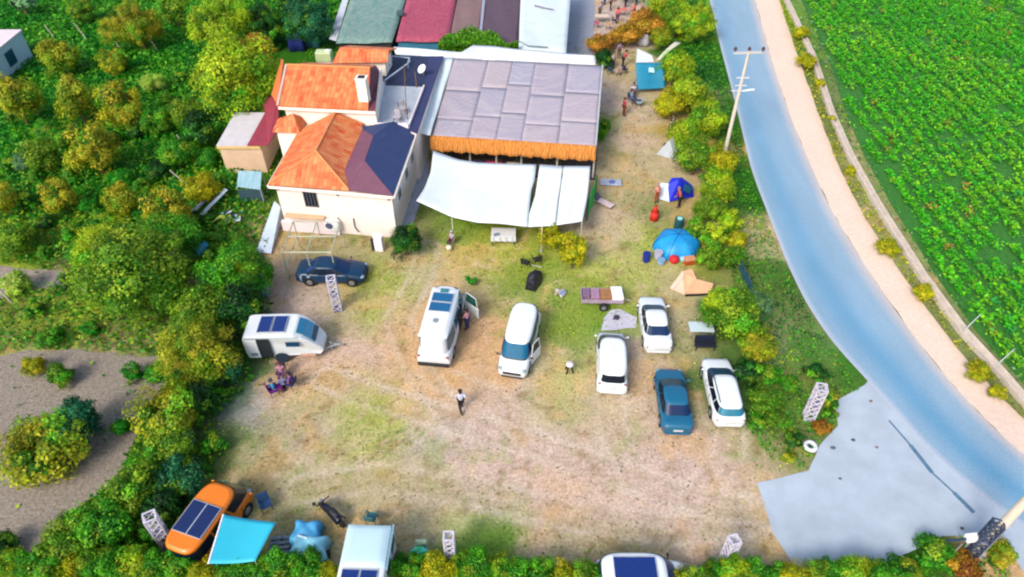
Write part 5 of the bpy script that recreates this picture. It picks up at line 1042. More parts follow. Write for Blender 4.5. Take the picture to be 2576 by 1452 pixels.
person('person in a pink top standing in the open door of the white campervan',1176,828,R(150),'stand','#eda6b4','#3a3a78',arm=.6)
q=(700,985); chair(692,992,R(30),'#7a1a9a','purple camping chair by the caravan, under the person in blue')
person('person in a turquoise top seated on the purple chair near the caravan',692,990,R(30),'sit','#2b9ed0','#8a1a8e',hair='#3a4650')
chair(735,975,R(160),'#2a2a6a','navy camping chair by the caravan, right of the low table')
person('person in a violet top seated on the navy chair near the caravan',737,973,R(165),'sit','#8a5aa0','#1c2450',hair='#241a2e')
person('person in a mauve top with reddish hair sitting nearest the caravan wall',712,948,R(-80),'sit','#c08aa8','#6a3a6a',hair='#7a2c28'); chair(712,950,R(-80),'#5a4a60','dull camping chair nearest the caravan wall')
x,y=P2(716,972); t=thing('camping_table','low folding table with a pale top between the people at the caravan','table',(x,y,0),.3); b=MB(); b.box((0,0,.42),(.6,.45,.03)); b.build('tabletop',mat('#b9b4d8',.6,.1),t)
for a_ in (-.25,.25): 
    for c in (-.18,.18): b=MB(); b.tube((a_,c,0),(a_,c,.41),.015); b.build('leg',STEEL,t)
PG='people around the seating on the right strip'
person('person in a crimson top and brown trousers standing left of the upper camp seats',1568,290,R(20),'stand','#c8325a','#8a3a10',hair='#6a1418',s=1.0)
person('person in pale blue seated beside the standing crimson one',1588,256,R(-30),'sit','#9ab4d4','#28407a',hair='#2a3038'); chair(1586,258,R(-30),'#5a708a','blue grey chair under the person in pale blue')
person('person in a white top at the back of the camp seats below the teal shelter',1592,240,R(-100),'sit','#d8d8e4','#2a2c50',hair='#3a2a28'); chair(1592,242,R(-100),'#39476a','navy chair at the back of the camp seats below the teal shelter')
chair(1606,268,R(170),'#b9c8d4','pale empty camping chair below the teal shelter')
x,y=P2(1600,262); t=thing('camping_table','dark low table among the camp seats below the teal shelter','table',(x,y-.2,0)); b=MB(); b.box((0,0,.5),(.8,.55,.04)); b.build('tabletop',mat('#3f4a50',.6,.2),t)
for a_ in (-.35,.35):
    for c in (-.22,.22): b=MB(); b.tube((a_,c,0),(a_,c,.49),.018); b.build('leg',DARK,t)
# party under the orange trees
for i,(a_,c,yw,sh,pn,lb) in enumerate(((1508,42,-60,'#b8a6c0','#4a4238','person in a lilac top standing left of the party tables'),(1535,25,-20,'#8a2a5a','#2a1a3a','person in a maroon top near the top edge at the party tables'),(1552,58,60,'#e86a6a','#6a3a5a','person in a coral top beside the orange tree'),
    (1573,20,200,'#5a70c0','#2a2a48','person in blue at the top edge at the party tables'),(1592,62,120,'#d87a80','#4a3a50','person in salmon right of the party tables'),(1614,40,180,'#c87aa0','#3a3040','person in pink at the right of the party tables'),
    (1566,168,10,'#c81a4a','#1a1430','person in bright crimson standing just left of the teal shelter'),(1541,172,-40,'#d8d0e0','#2a3048','person in a pale top right of the white awning corner'),(1524,170,-10,'#1f6a78','#1a2030','person in dark teal at the white awning corner'),(1556,145,-90,'#a088a0','#4a3a4a','person in a dull mauve top under the lower orange tree'))):
    person(lb,a_,c,R(yw),'stand' if i%3 else 'lean',sh,pn,arm=.3*(i%2))
for i,(a_,c,w_,h_,cl,lb) in enumerate(((1512,56,1.5,.8,'#f2d8c0','pale pink topped table left of the party people'),(1578,8,1.9,.9,'#8a92c8','blue grey table at the top edge among the party people'),(1562,40,1.3,.8,'#e87a68','coral cloth covered table in the middle of the party'))):
    x,y=P2(a_,c); t=thing('party_table',lb,'table',(x,y,0),.1*i); b=MB(); b.box((0,0,.74),(w_,h_,.05)); b.build('tabletop',mat(cl,.8,.1),t)
    for u_ in (-1,1):
        for v_ in (-1,1): b=MB(); b.tube((u_*w_*.42,v_*h_*.4,0),(u_*w_*.42,v_*h_*.4,.72),.03); b.build('leg',STEEL,t)
for i,(a_,c,yw,sh,pn,lb) in enumerate(((1520,12,30,'#f0d8e0','#3a4a8a','person in pale pink at the top edge beside the grey path'),(1600,12,-150,'#e0b050','#3a3a4a','person in a mustard top at the top edge, right of the blue grey table'),(1545,4,90,'#f4f4f8','#2a3a7a','person in bright white at the top edge left of the blue grey table'),(1606,86,170,'#a85a80','#3a2a30','person in plum right of the orange trees, nearest the grey heap'))):
    person(lb,a_,c,R(yw),'stand',sh,pn,arm=.4)
for a_,c,yw,cl,lb in ((1500,70,80,'#c87a90','dusty pink chair left of the pale topped party table'),(1530,74,100,'#f0c8a8','peach chair in front of the pale topped party table'),(1545,60,0,'#5a3a50','dark plum chair between the party tables'),(1590,36,200,'#d85a48','red chair at the right party table'),(1570,185,60,'#2a2a48','dark navy chair beside the person in bright crimson'),(1534,186,0,'#1f5a6a','teal chair at the corner of the reed pavilion'),(1553,190,120,'#e8c8c0','pale pink chair between the two dark ones')): chair(a_,c,R(yw),cl,lb)
# person by the navy tent
person('person in a dark red top and black trousers bending beside the navy tent',1708,522,R(140),'lean','#a81030','#1a1014',hair='#a07880')
person('person in a pale pink top standing at the white side of the navy tent',1650,508,R(-70),'stand','#f0a090','#b04a28',hair='#a08a98',s=.95)
# ---------------- tents and shelters ----------------
def cloth(name,label,cat,pts,nu,nv,m,fn=None,solid=.02,loc=None):
    c=(sum(p[0] for p in pts)/4,sum(p[1] for p in pts)/4,0); t=thing(name,label,cat,c); b=MB()
    def f(u_,v_):
        q=[(pts[0][k_]*(1-u_)+pts[1][k_]*u_)*(1-v_)+(pts[3][k_]*(1-u_)+pts[2][k_]*u_)*v_ for k_ in range(3)]
        if fn: q[2]+=fn(u_,v_)
        return tuple(q)
    b.grid(f,nu,nv); b.build('cloth',m,t,world=True,smooth=True,solid=solid); return t
# teal shelter
q=[P(1602,226,.5),P(1674,222,.5),P(1668,158,2.1),P(1600,158,2.1)]
t=cloth('tarp_shelter','teal blue tarpaulin shelter with a white top flap beside the lime trees','shelter',q,12,10,mat('#0a8cb0',.6,.14,1.5),lambda u_,v_:.08*math.sin(u_*7)*math.sin(v_*3.1))
b=MB(); a_,c,d,e_=P(1600,158,2.12),P(1645,156,2.12),P(1640,140,2.3),P(1603,122,2.6); b.quad(a_,c,d,e_); b.build('top_flap',mat('#e6eef2',.8,.05),t,world=True,solid=.02)
b=MB(); g=[P(1631,182,1.55),P(1646,184,1.5),P(1644,172,1.8),P(1632,170,1.82)]; b.quad(*[(p[0],p[1]-.08,p[2]+.06) for p in g]); b.build('patch',mat('#bfeaf4',.7,.05),t,world=True,solid=.02)
for p in (q[2],q[3],e_): b=MB(); b.tube((p[0],p[1]+.05,0),(p[0],p[1]+.05,p[2]),.03); b.build('pole',STEEL,t,world=True)
q=[P(1650,152,1.9),P(1662,150,1.9),P(1714,108,1.9),P(1700,104,1.9)]; cloth('canopy_sheet','long cream strip of cloth stretched up to the right of the teal shelter','canopy',q,4,10,mat('#efe8c8',.8,.06),lambda u_,v_:.15*math.sin(v_*3.1))
x,y=P2(1618,112); t=thing('covered_pile','small heap under a grey white sheet above the teal shelter','pile',(x,y,0)); b=MB(); b.ball((0,0,.35),.8,14,8,sz=.9); b.v=[(a*(1+.12*math.sin(c*9+a*5)),c*(1+.1*math.sin(a*8)),max(0,d*(1+.1*math.sin(a*7+c*6)))) for a,c,d in b.v]; b.build('sheet',mat('#b9b4bc',.85,.2,3),t,smooth=True)
# white grey tent
t=thing('tent','small white and grey ridge tent half hidden by mossy trees','tent',(*P2(1690,378),0),R(58)); b=MB()
A=[(-1.3,-.85,0),(1.1,-.85,0),(1.1,.85,0),(-1.3,.85,0),(-1.1,0,1.5),(.9,0,1.35)]
b.quad(A[0],A[1],A[5],A[4]); b.quad(A[2],A[3],A[4],A[5]); b.build('cloth',mat('#eceff4',.8,.07,2),t,solid=.02); b=MB(); b.quad(A[1],A[2],A[5]); b.build('end_panel',mat('#c8d2dc',.8,.1,2),t,solid=.02); b=MB(); b.quad(A[3],A[0],A[4]); b.build('end_panel',mat('#c8d2dc',.8,.1,2),t,solid=.02)
b=MB(); b.box((-.6,.5,.62),(.35,.1,.28)); b.build('vent',DARK,t)
b=MB(); b.box((1.6,-.8,.08),(1.4,.5,.1),-.1); b.build('groundsheet',mat('#7a7a98',.8,.2),t)
x,y=P2(1688,322); t=thing('bicycle','dark bicycle standing just above the white grey tent','bicycle',(x,y,0),R(60))
for a_ in (-.5,.5): 
    b=MB(); n=18
    for i in range(n): u0,u1=2*math.pi*i/n,2*math.pi*(i+1)/n; b.tube((a_+.33*math.cos(u0),0,.33+.33*math.sin(u0)),(a_+.33*math.cos(u1),0,.33+.33*math.sin(u1)),.03,n=5)
    b.build('wheel',RUBBER,t)
b=MB()
for p0,p1 in (((-.5,0,.33),(-.1,0,.33)),((-.1,0,.33),(-.22,0,.8)),((-.1,0,.33),(.38,0,.75)),((-.2,0,.75),(.38,0,.78)),((-.5,0,.33),(-.2,0,.75)),((.5,0,.33),(.36,0,.9))): b.tube(p0,p1,.025)
b.build('frame',mat('#d8dcd8',.4,.2),t); b=MB(); b.tube((.36,-.28,.95),(.36,.28,.95),.022); b.build('handlebar',DARK,t); b=MB(); b.box((-.23,0,.85),(.25,.14,.06)); b.build('saddle',DARK,t,bevel=.02)
# navy tent with a white side
t=thing('tent','royal blue tent with a white side wall beside the tree row','tent',(*P2(1700,500),0)); 
g=[P(1655,503,.0),P(1671,508,.0),P(1668,455,1.5),P(1652,462,1.2)]
b=MB(); b.quad(P(1654,500,.05),P(1684,508,.05),P(1682,462,1.25),P(1662,460,1.0)); b.build('side_wall',mat('#dceefc',.8,.05),t,world=True,solid=.02)
RB=mat('#0a24d8',.55,.2,1.5); b=MB(); tp=P(1708,452,1.75); r_=[P(1684,508,.1),P(1714,500,.3),P(1745,495,.1),P(1742,468,.7),P(1716,447,1.5),P(1690,448,1.5),P(1680,463,1.2)]
for i in range(len(r_)): b.quad(r_[i],r_[(i+1)%len(r_)],tp)
b.build('cloth',RB,t,world=True,solid=.02,smooth=False)
b=MB(); b.quad(P(1722,462,1.45),P(1741,470,.9),P(1736,488,.75),P(1719,480,1.25)); b.build('side_panel',mat('#1a6a8c',.6,.2),t,world=True,solid=.04)
# dome tent
x,y=P2(1702,628); t=thing('tent','sky blue dome tent, the only dome in the camp','tent',(x,y+.2,0)); Rr=1.62
def dome(u_,v_):
    a=u_*2*math.pi; ph=v_*math.pi/2; r_=math.cos(ph)*(1+.05*math.cos(6*a)); return (Rr*r_*math.cos(a),Rr*.95*r_*math.sin(a),1.25*math.sin(ph)**.9)
b=MB(); b.grid(dome,36,8); b.build('cloth',mat('#0aa0e8',.5,.18,1.3),t,smooth=True)
b=MB()
for a in (0,math.pi/3,2*math.pi/3):
    for s_ in range(14): p0=[dome(a/(2*math.pi),k_/7) if k_<=7 else dome((a+math.pi)/(2*math.pi),(14-k_)/7) for k_ in (s_,s_+1)]; b.tube(tuple(v*1.01 for v in p0[0]),tuple(v*1.01 for v in p0[1]),.022,n=5)
b.build('tent_pole',mat('#0c4a88',.5,.1),t)
b=MB(); b.quad((-.5,-1.45,.05),(.3,-1.5,.05),(.2,-1.2,.75),(-.4,-1.2,.75)); b.build('door',mat('#0a78b8',.6,.2),t,solid=.03)
for i,(a_,c,r_,h_,cl,lb) in enumerate(((1694,660,.36,.5,'#e01420','red round bag in front of the sky blue dome tent'),(1625,656,.28,.62,'#14309a','dark blue drum left of the sky blue dome tent'),(1655,648,.3,.5,'#d4d0e0','white bucket at the left front of the dome tent'),(1662,662,.27,.3,'#9cc4e8','pale blue basin below the white bucket'),(1716,657,.25,.35,'#a8d4e4','pale blue bag at the right front of the dome tent'),(1735,654,.22,.3,'#e8e4e8','small white bag beside the pale blue one'))):
    x,y=P2(a_,c); t=thing(['bag','drum','bucket','basin','bag','bag'][i],lb,['bag','drum','bucket','basin','bag','bag'][i],(x,y,0)); b=MB()
    if i in(1,2,3): b.tube((0,0,0),(0,0,h_),r_*.9,r_,16); b.build('body',mat(cl,.5,.08),t,bevel=.02); b=MB(); b.tube((0,0,h_+.003),(0,0,h_+.03),r_*1.04,r_*1.04,16); b.build('rim',mat(cl,.4,.08,k=.8),t)
    else: b.ball((0,0,h_*.55),r_,12,8,sz=h_/r_*.6); b.v=[(p*(1+.1*math.sin(q_*14)),q_,max(.0,w)) for p,q_,w in b.v]; b.build('body',mat(cl,.7,.15,3),t,smooth=True); b=MB(); b.tube((-.1,0,h_),(.1,0,h_),.03); b.build('handle',DARK,t)
t=thing('cooler_box','orange red cooler box between the dome tent and the cardboard sheets','box',(*P2(1733,662),0),.2); b=MB(); b.box((0,0,.2),(.75,.5,.4)); b.build('body',mat('#c8501c',.6,.1),t,bevel=.03); b=MB(); b.box((0,0,.43),(.78,.53,.07)); b.build('lid',mat('#e8a070',.6,.1),t,bevel=.02)
# cardboard sheets / tan tent
t=thing('tent','collapsed beige canvas tent folded into two ridges below the dome tent','tent',(*P2(1738,725),0)); TN=mat('#e8b88c',.8,.12,1.5); TN2=mat('#eaccb4',.8,.1,1.5)
b=MB(); b.prism([P(1722,741,.12),P(1787,737,.15),P(1795,713,.55),P(1752,702,.8)],.06); b.prism([P(1722,741,.14),P(1752,702,.82),P(1741,677,.95),P(1717,682,.9)],.06); b.build('panel',TN,t,world=True)
b=MB(); b.prism([P(1685,724,.08),P(1694,730,.08),P(1722,692,.85),P(1717,681,.93)],.06); b.prism([P(1694,729,.05),P(1722,741,.1),P(1717,684,.9)],.05); b.build('panel',TN2,t,world=True)
b=MB(); b.prism([P(1724,745,.02),P(1784,743,.02),P(1788,738,.2),P(1724,740,.2)],.05); b.build('under_shade',DARK,t,world=True)  # dark sheet standing in for the shade under the folded panel
# orange cloth bag, teal things
t=thing('clothes_bag','tall orange red sack standing left of the person in dark red','bag',(*P2(1645,552),0)); b=MB(); b.tube((0,0,0),(0,0,.75),.33,.3,12); b.tube((0,0,.75),(0,0,1.25),.3,.06,12); b.build('body',mat('#e02808',.75,.15),t,smooth=True); b=MB(); b.tube((0,0,1.2),(0,0,1.3),.07,.1,8); b.build('tie',mat('#8a2008',.8,.1),t)
t=thing('barrel','dark teal barrel with a white lid between the two blue tents','barrel',(*P2(1706,572),0)); b=MB(); b.tube((0,0,0),(0,0,.8),.34,.34,16); b.build('body',mat('#1a5a60',.6,.2),t); b=MB(); b.tube((0,0,.8),(0,0,.85),.2,.2,12); b.build('lid',mat('#a8f0e0',.5,.1),t)
# windbreak strip
w0=[P2(*p) for p in ((1858,676),(1868,700),(1880,722),(1888,752))]; t=thing('windbreak','low dark blue and green fabric windbreak beside the verge','windbreak',(*w0[1],0)); b=MB()
b.grid(lambda u_,v_:((lambda s_,i,f_:(w0[i][0]*(1-f_)+w0[i+1][0]*f_,w0[i][1]*(1-f_)+w0[i+1][1]*f_,.05+.75*v_))(u_*3,min(int(u_*3),2),u_*3-min(int(u_*3),2))),12,3); b.build('cloth',mat('#125a70',.7,.3,2),t,world=True,solid=.03)
for p in w0: b=MB(); b.tube((p[0],p[1],0),(p[0],p[1],.95),.025); b.build('stake',WOOD,t,world=True)
# white plastic chairs / junk right strip
t=thing('door_panel','pale blue grey panel lying on the grass right of the shade sails','panel',(*P2(1536,462),0),-.05); b=MB(); b.box((0,0,.12),(1.7,.85,.08)); b.build('board',mat('#b4bcd0',.7,.15),t,bevel=.02); b=MB(); b.tube((.1,0,.16),(.1,0,.22),.25,.25,14); b.build('basin',mat('#6a7ab8',.5,.1),t)
t=thing('sunbed','pale pink and grey sunbed lying askew right of the green banner','sunbed',(*P2(1520,517),0),R(-42)); b=MB(); b.box((0,0,.28),(1.5,.55,.06)); b.build('mattress',mat('#e8cfd4',.8,.15,3),t,bevel=.02); b=MB(); b.box((-.7,0,.5),(.5,.55,.05),ry=.7); b.build('backrest',mat('#5f5a68',.8,.15),t)
for a_ in (-.6,.6):
    for c in (-.22,.22): b=MB(); b.box((a_,c,.13),(.05,.05,.26)); b.build('leg',STEEL,t)
# ---------------- lattice columns ----------------
LWm=mat('#e0dae8',.8,.15,4)
def lattice(px,py,label,hgt=2.7,w=.5,yaw=.2,m=LWm,tilt=0):
    x,y=P2(px,py); t=thing('lattice_column',label,'column',(x,y,0),yaw,'white lattice columns around the yard'); h=w/2
    for a_ in (-h,h):
        for c in (-h,h): b=MB(); b.box((a_,c,hgt/2),(.07,.07,hgt)); b.build('upright',m,t)
    n=int(hgt/.42)
    for s_ in range(4):
        b=MB()
        for i in range(n):
            z0=.05+i*(hgt-.1)/n; z1=z0+(hgt-.1)/n
            for u0,u1 in ((-h,h),(h,-h)):
                p0,p1=[(u0,-h,z0),(u1,-h,z1)]; 
                if s_: 
                    Rm=Matrix.Rotation(s_*math.pi/2,3,'Z'); p0,p1=tuple(Rm@Vector(p0)),tuple(Rm@Vector(p1))
                b.tube(p0,p1,.036,n=4)
        b.build('lattice_panel',m,t)
    b=MB(); [b.box((a_,0,hgt+.02),(.07,w+.07,.05)) for a_ in (-h,h)]; [b.box((0,a_,hgt+.022),(w-.07,.07,.045)) for a_ in (-h,h)]; b.build('cap',m,t)
    for z_ in (.05,hgt*.5): b=MB(); b.box((0,0,z_),(w+.04,w+.04,.05)); b.build('shelf',mat('#8f8aa8',.8,.2),t)
    return t
lattice(850,778,'white lattice column standing in front of the dark blue saloon',2.7,.5)
lattice(2032,1052,'white lattice column on the verge beside the driveway apron',2.7,.5,-.2)
lattice(1137,1420,'white lattice column by the hedge, right of the motorhome',2.7,.42,0)
lattice(1822,1418,'white lattice column by the hedge, between the cut off van and the driveway',2.3,.42,.3)
lattice(425,1372,'white lattice column under the trees left of the orange van',2.7,.5,.5)
lattice(2440,1395,'dark lattice column standing right against the near concrete pole',2.9,.42,-.4,mat('#3a4a66',.8,.2))
lattice(672,745,'narrow bluish lattice column at the foot of the white ramp',2.3,.28,.1,mat('#a8bcd8',.8,.15))
# ---------------- concrete poles ----------------
def cpole(base,hgt,label,r=.2,arm=True):
    x,y=P2(*base); t=thing('utility_pole',label,'pole',(x,y,0)); PM=mat('#efe2cf',.8,.08,2); b=MB(); b.tube((0,0,0),(0,0,hgt),r,r*.55,12); b.build('shaft',PM,t)
    if arm:
        b=MB(); b.box((0,0,hgt-.1),(2.3,.14,.14),.06); ar=b.build('crossarm',mat('#dcd8d0',.7,.1),t)
        for a_ in (-1.05,0,1.05):
            b=MB(); b.tube((a_,0,hgt-.02+(.1 if a_==0 else 0)),(a_,0,hgt+.35),.05,.05,8); b.tube((a_,0,hgt+.12),(a_,0,hgt+.3),.14,.1,10); b.build('insulator',mat('#5a2a34',.4,.1),t)
        for z_,l_ in ((hgt-2.1,1.0),(hgt-2.75,.9),(hgt-3.2,1.3)): b=MB(); b.box((0,-.05,z_),(l_,.08,.08)); b.build('bracket',mat('#e4e4ea',.6,.1),t)
        b=MB(); b.tube((.2,-.1,hgt-3.2),(.85,-.25,hgt-3.0),.06,.09); b.ball((.95,-.28,hgt-2.98),.14,10,6,sz=.6); b.build('lamp_head',mat('#f4f4f8',.4,.05),t)
    b=MB(); b.tube((0,0,0),(0,0,.25),r*1.5,r*1.4,12); b.build('footing',mat('#c8c0b8',.9,.15),t)
    return t
cpole((1822,388),9.0,'tall pale concrete utility pole with three insulators beside the road',.17)
cpole((2458,1388),9.0,'near concrete utility pole leaning out of the bottom right corner of the picture',.25,arm=True)
# white sign box and dark arm next to the near pole
x,y=P2(2420,1385); t=thing('signboard','small white board with a dark arm at the foot of the near concrete pole','sign',(x,y,0),.1); b=MB(); b.box((0,0,1.25),(.75,.35,.3)); b.build('board',WHITE,t,bevel=.03); b=MB(); b.tube((-1.3,0,1.2),(-.3,0,1.2),.07); b.build('arm',mat('#1f3a52',.7,.2),t); b=MB(); b.tube((0,0,0),(0,0,1.15),.05); b.build('post',STEEL,t)
b=MB(); b.tube(P(2360,1428,.2),P(2422,1368,1.4),.03); tag(b.build('stay_wire',mat('#8a8a7a',.7,.2)),'thin grey stay wire running down through the brown bush','wire')
for i,(a_,c) in enumerate(((2418,838),(2500,925))): 
    x,y=P2(a_,c); t=thing('fence_post',['thin pale post leaning at the ditch, upper one','thin pale post leaning at the ditch, lower one'][i],'post',(x,y,0)); b=MB(); b.tube((0,0,0),(.6,.15,1.5),.04,.03); b.build('post',mat('#c0d0c8',.7,.1),t); b=MB(); b.tube((.3,.07,0),(.3,.07,.75),.02); b.build('stay',mat('#a0b0a8',.7,.1),t)
# ---------------- pipe frame over the dark car ----------------
pf=thing('pipe_frame','greenish grey pipe frame standing over the dark blue saloon','frame',(*P2(800,660),0)); PF=mat('#c4c8a8',.5,.15)
base=[P2(735,703),P2(830,708),P2(742,612),P2(856,606)]; ht=2.3; x0,y0=P2(728,700); x1,_=P2(848,700); y1=y0+3.3
def pl_(nm,*segs):
    for a_,c in segs: b=MB(); b.tube(a_,c,.045,n=6); b.build(nm,PF,pf,world=True)
xm=(x0+x1)/2
for x in (x0,xm,x1): pl_('post',((x,y0,0),(x,y0,ht)),((x,y1,0),(x,y1,ht)))
pl_('rail',((x0,y0,ht),(x1,y0,ht)),((x0,y1,ht),(x1,y1,ht)),((x0,y0,ht),(x0,y1,ht)),((x1,y0,ht),(x1,y1,ht)),((xm,y0,ht),(xm,y1,ht)),((x0,y0,1.1),(x0,y1,1.1)),((x0,(y0+y1)/2,ht),(x1,(y0+y1)/2,ht)))
# ---------------- yard objects ----------------
x,y=P2(1267,606); t=thing('table','white cloth covered table in front of the largest shade sail','table',(x,y,0),-.03); b=MB(); b.box((0,0,.76),(1.75,1.05,.05)); b.build('tabletop',mat('#f4f2f6',.7,.05),t,bevel=.02); b=MB(); b.grid(lambda u_,v_:(-.89+1.78*u_,-.54-.03*math.sin(u_*25),.78-.4*v_),24,3); b.build('cloth_edge',mat('#e8eaee',.8,.05),t,solid=.015)
for a_ in (-.78,.78):
    for c in (-.42,.42): b=MB(); b.box((a_,c,.36),(.05,.05,.74)); b.build('leg',DARK,t)
b=MB(); b.box((-.5,-.35,.85),(.35,.2,.12),.4); b.build('tray',mat('#7a98a8',.5,.1),t)
person('person in grey with a dark red bag crouching at the left sail pole',1138,612,R(-120),'sit','#b8b8c8','#4a2030',hair='#c0bcc8',s=.9)
x,y=P2(1130,628); t=thing('bag','small cream bag beside the crouching person','bag',(x,y,0)); b=MB(); b.ball((0,0,.2),.24,10,7,sz=.9); b.build('body',mat('#f0e4c8',.8,.1),t,smooth=True); b=MB(); b.tube((-.08,0,.4),(.08,0,.4),.02); b.build('handle',DARK,t)
x,y=P2(1467,620); t=thing('flower_pot','small pot with white flowers at the right sail pole','pot',(x,y,0)); b=MB(); b.tube((0,0,0),(0,0,.3),.16,.2,12); b.build('pot',mat('#8a6a4a',.8,.1),t); b=MB(); b.ball((0,0,.38),.2,8,6,sz=.6); b.v=[(a*(1+.2*math.sin(c*30)),c,d) for a,c,d in b.v]; b.build('flowers',mat('#e8e8f0',.8,.1),t)
# black grill / scooter under cover
x,y=P2(1343,712); t=thing('covered_scooter','black covered scooter beside the yellow green sapling','scooter',(x,y,0),R(70)); b=MB(); b.grid(lambda u_,v_:((-.85+1.7*u_),(-.48+.96*v_)*(1-.3*abs(2*u_-1)),max(.05,(.95+.25*math.sin(u_*6))*rf_(2*v_-1,2.2)*rf_(2*u_-1,3)+.05*math.sin(u_*21+v_*9))),18,12); b.build('cover',mat('#15152a',.5,.3,3),t,solid=.03)
for a_ in (-.62,.62): b=MB(); b.tube((a_,-.08,.26),(a_,.08,.26),.26,.26,16); b.build('wheel',RUBBER,t)
b=MB(); b.tube((.5,-.35,1.1),(.5,.35,1.1),.03); b.build('handlebar',STEEL,t)
for i,(a_,c,yw) in enumerate(((1322,672,1.2),(1350,664,2.0))): chair(a_,c,yw,'#1c2420' if i==0 else '#3a3a28',['black camping chair left above the covered scooter','dark olive camping chair right above the covered scooter'][i],group='dark chairs at the sapling')
# small pile of stones/white things
rs=random.Random(6); t=thing('junk_heap','small heap of white and blue scrap left of the small trailer','heap',(*P2(1408,742),0)); 
for cl in ('#e8e0e8','#8aa4c8','#c8b8a0'): 
    b=MB()
    for i in range(4): b.box((rs.uniform(-.4,.4),rs.uniform(-.3,.3),.12+rs.random()*.1),(rs.uniform(.15,.35),.2,.15),rs.random()*3)
    b.build('scrap',mat(cl,.8,.15),t)
# white sheet on the ground
pts=wl([(1520,800),(1535,782),(1560,778),(1585,792),(1602,800),(1600,825),(1575,826),(1545,832),(1512,832)]); b=MB(); b.prism([(p[0],p[1],.05+.02*math.sin(i*2)) for i,p in enumerate(pts)],.04); tag(b.build('ground_cloth',mat('#d8d4e2',.85,.08,1.5,bump=.3,bscale=3)),'white sheet spread on the ground behind the white cargo van','cloth')
x,y=P2(1550,803); t=thing('bag','small dark purple bag lying on the white sheet','bag',(x,y,.05)); b=MB(); b.ball((0,0,.12),.2,8,6,sz=.7); b.build('body',mat('#3a2a44',.8,.2),t,smooth=True); b=MB(); b.box((-.2,-.1,.06),(.16,.05,.03),.8); b.build('strap',mat('#3a2a44',.8,.2),t)
# folding table + black chair
x,y=P2(1761,850); t=thing('folding_table','pale folding table beside the mossy round tree','table',(x,y+.25,0),-.03); b=MB(); b.box((0,0,.72),(1.5,.85,.05)); b.build('tabletop',mat('#d8eaf0',.6,.06),t,bevel=.015)
for a_ in (-.65,.65):
    for c in (-.35,.35): b=MB(); b.tube((a_,c,0),(a_,c,.7),.02); b.build('leg',STEEL,t)
x,y=P2(1772,882); t=thing('bench','black padded bench in front of the pale folding table','bench',(x,y+.15,0)); b=MB(); b.box((0,0,.42),(1.25,.5,.12)); b.build('seat',mat('#141a2c',.6,.2),t,bevel=.03); b=MB(); b.box((0,.27,.68),(1.25,.09,.5)); b.build('backrest',mat('#10203a',.6,.2),t,bevel=.03)
for a_ in (-.55,.55):
    for c in (-.18,.18): b=MB(); b.box((a_,c,.18),(.05,.05,.36)); b.build('leg',DARK,t)
# stool
x,y=P2(1432,934); t=thing('stool','small white topped stool with dark legs standing alone left of the cargo van','stool',(x,y,0),.4); b=MB(); b.ball((0,0,.62),.24,12,7,sz=.5); b.build('seat',mat('#f0e8f0',.7,.06),t,smooth=True)
for a_ in range(4): an=a_*1.57+.5; b=MB(); b.tube((.28*math.cos(an),.28*math.sin(an),0),(.12*math.cos(an),.12*math.sin(an),.58),.05,.05,6); b.build('leg',BLACK,t)
# white tyre ring
x,y=P2(2037,1126); t=thing('painted_tyre','white painted tyre lying on the grass at the corner of the driveway','tyre',(x,y,0)); b=MB(); b.grid(lambda u_,v_:((.27+.12*math.cos(v_*6.283))*math.cos(u_*6.283),(.27+.12*math.cos(v_*6.283))*math.sin(u_*6.283),.12+.12*math.sin(v_*6.283)),24,8); b.build('ring',mat('#f4f4f8',.6,.05),t,smooth=True); b=MB(); b.tube((0,0,0),(0,0,.04),.17,.17,12); b.build('soil',mat('#4a4a7a',.9,.1),t)
# stones on the apron
for i,(a_,c,s_,lb) in enumerate(((2146,1108,.09,'dark stone on the driveway apron near the grass corner'),(2205,1126,.07,'brown stone on the driveway apron right of the dark one'),(2113,1205,.07,'small stone in the middle left of the driveway apron'),(2420,1330,.08,'grey stone near the drainage gutter at the lower apron'),(2190,1010,.08,'dark stone at the top of the driveway apron'),(2095,1128,.11,'dark stone at the grass edge of the driveway apron'))):
    x,y=P2(a_,c); b=MB(); b.ball((0,0,s_*.4),s_,8,6,sz=.6,sx=1.3); o=b.build('stone',mat(['#3f5f5a','#8a6a6a','#5a7078'][i%3],.9,.2),smooth=True); o.location=(x,y,0); tag(o,lb,'stone',group='stones on the driveway apron')
# ---------------- bottom left camp ----------------
chair(673,1280,R(-60),'#1a4a7a','navy blue camping chair right of the orange van',group=None)
q=[P(742,1330,.9),P(800,1326,.9),P(800,1380,1.2),P(735,1382,1.2)]
t=thing('covered_trailer','pale blue tarpaulin draped over a small trailer, left of the motorhome','trailer',(*P2(782,1385),0)); TB=mat('#4fb4e8',.6,.2,1.5); TB2=mat('#8fdcf4',.6,.15,1.5)
def drape(cx,cy,w_,d_,h_,s_): 
    return lambda u_,v_:(cx+(u_-.5)*w_*(1+.12*math.sin(v_*7)),cy+(v_-.5)*d_*(1+.1*math.sin(u_*8)),max(.04,h_*rf_(2*u_-1,5)*rf_(2*v_-1,5)+.07*math.sin(u_*11+s_)*math.sin(v_*9)))
c1=P2(775,1362); c2=P2(782,1405)
b=MB(); b.grid(drape(c1[0]+.02,c1[1]+.1,1.35,1.15,.95,0),18,14); b.build('tarp',TB,t,world=True,solid=.03,smooth=True)
b=MB(); b.grid(drape(c2[0],c2[1]+.05,1.75,1.35,1.1,2),18,14); b.build('tarp',TB2,t,world=True,solid=.03,smooth=True)
b=MB(); b.tube((c1[0]-.25,c1[1]-.2,.98),(c1[0]+.3,c1[1]-.45,1.15),.05); b.build('rope',mat('#d8f4fc',.6,.1),t,world=True)
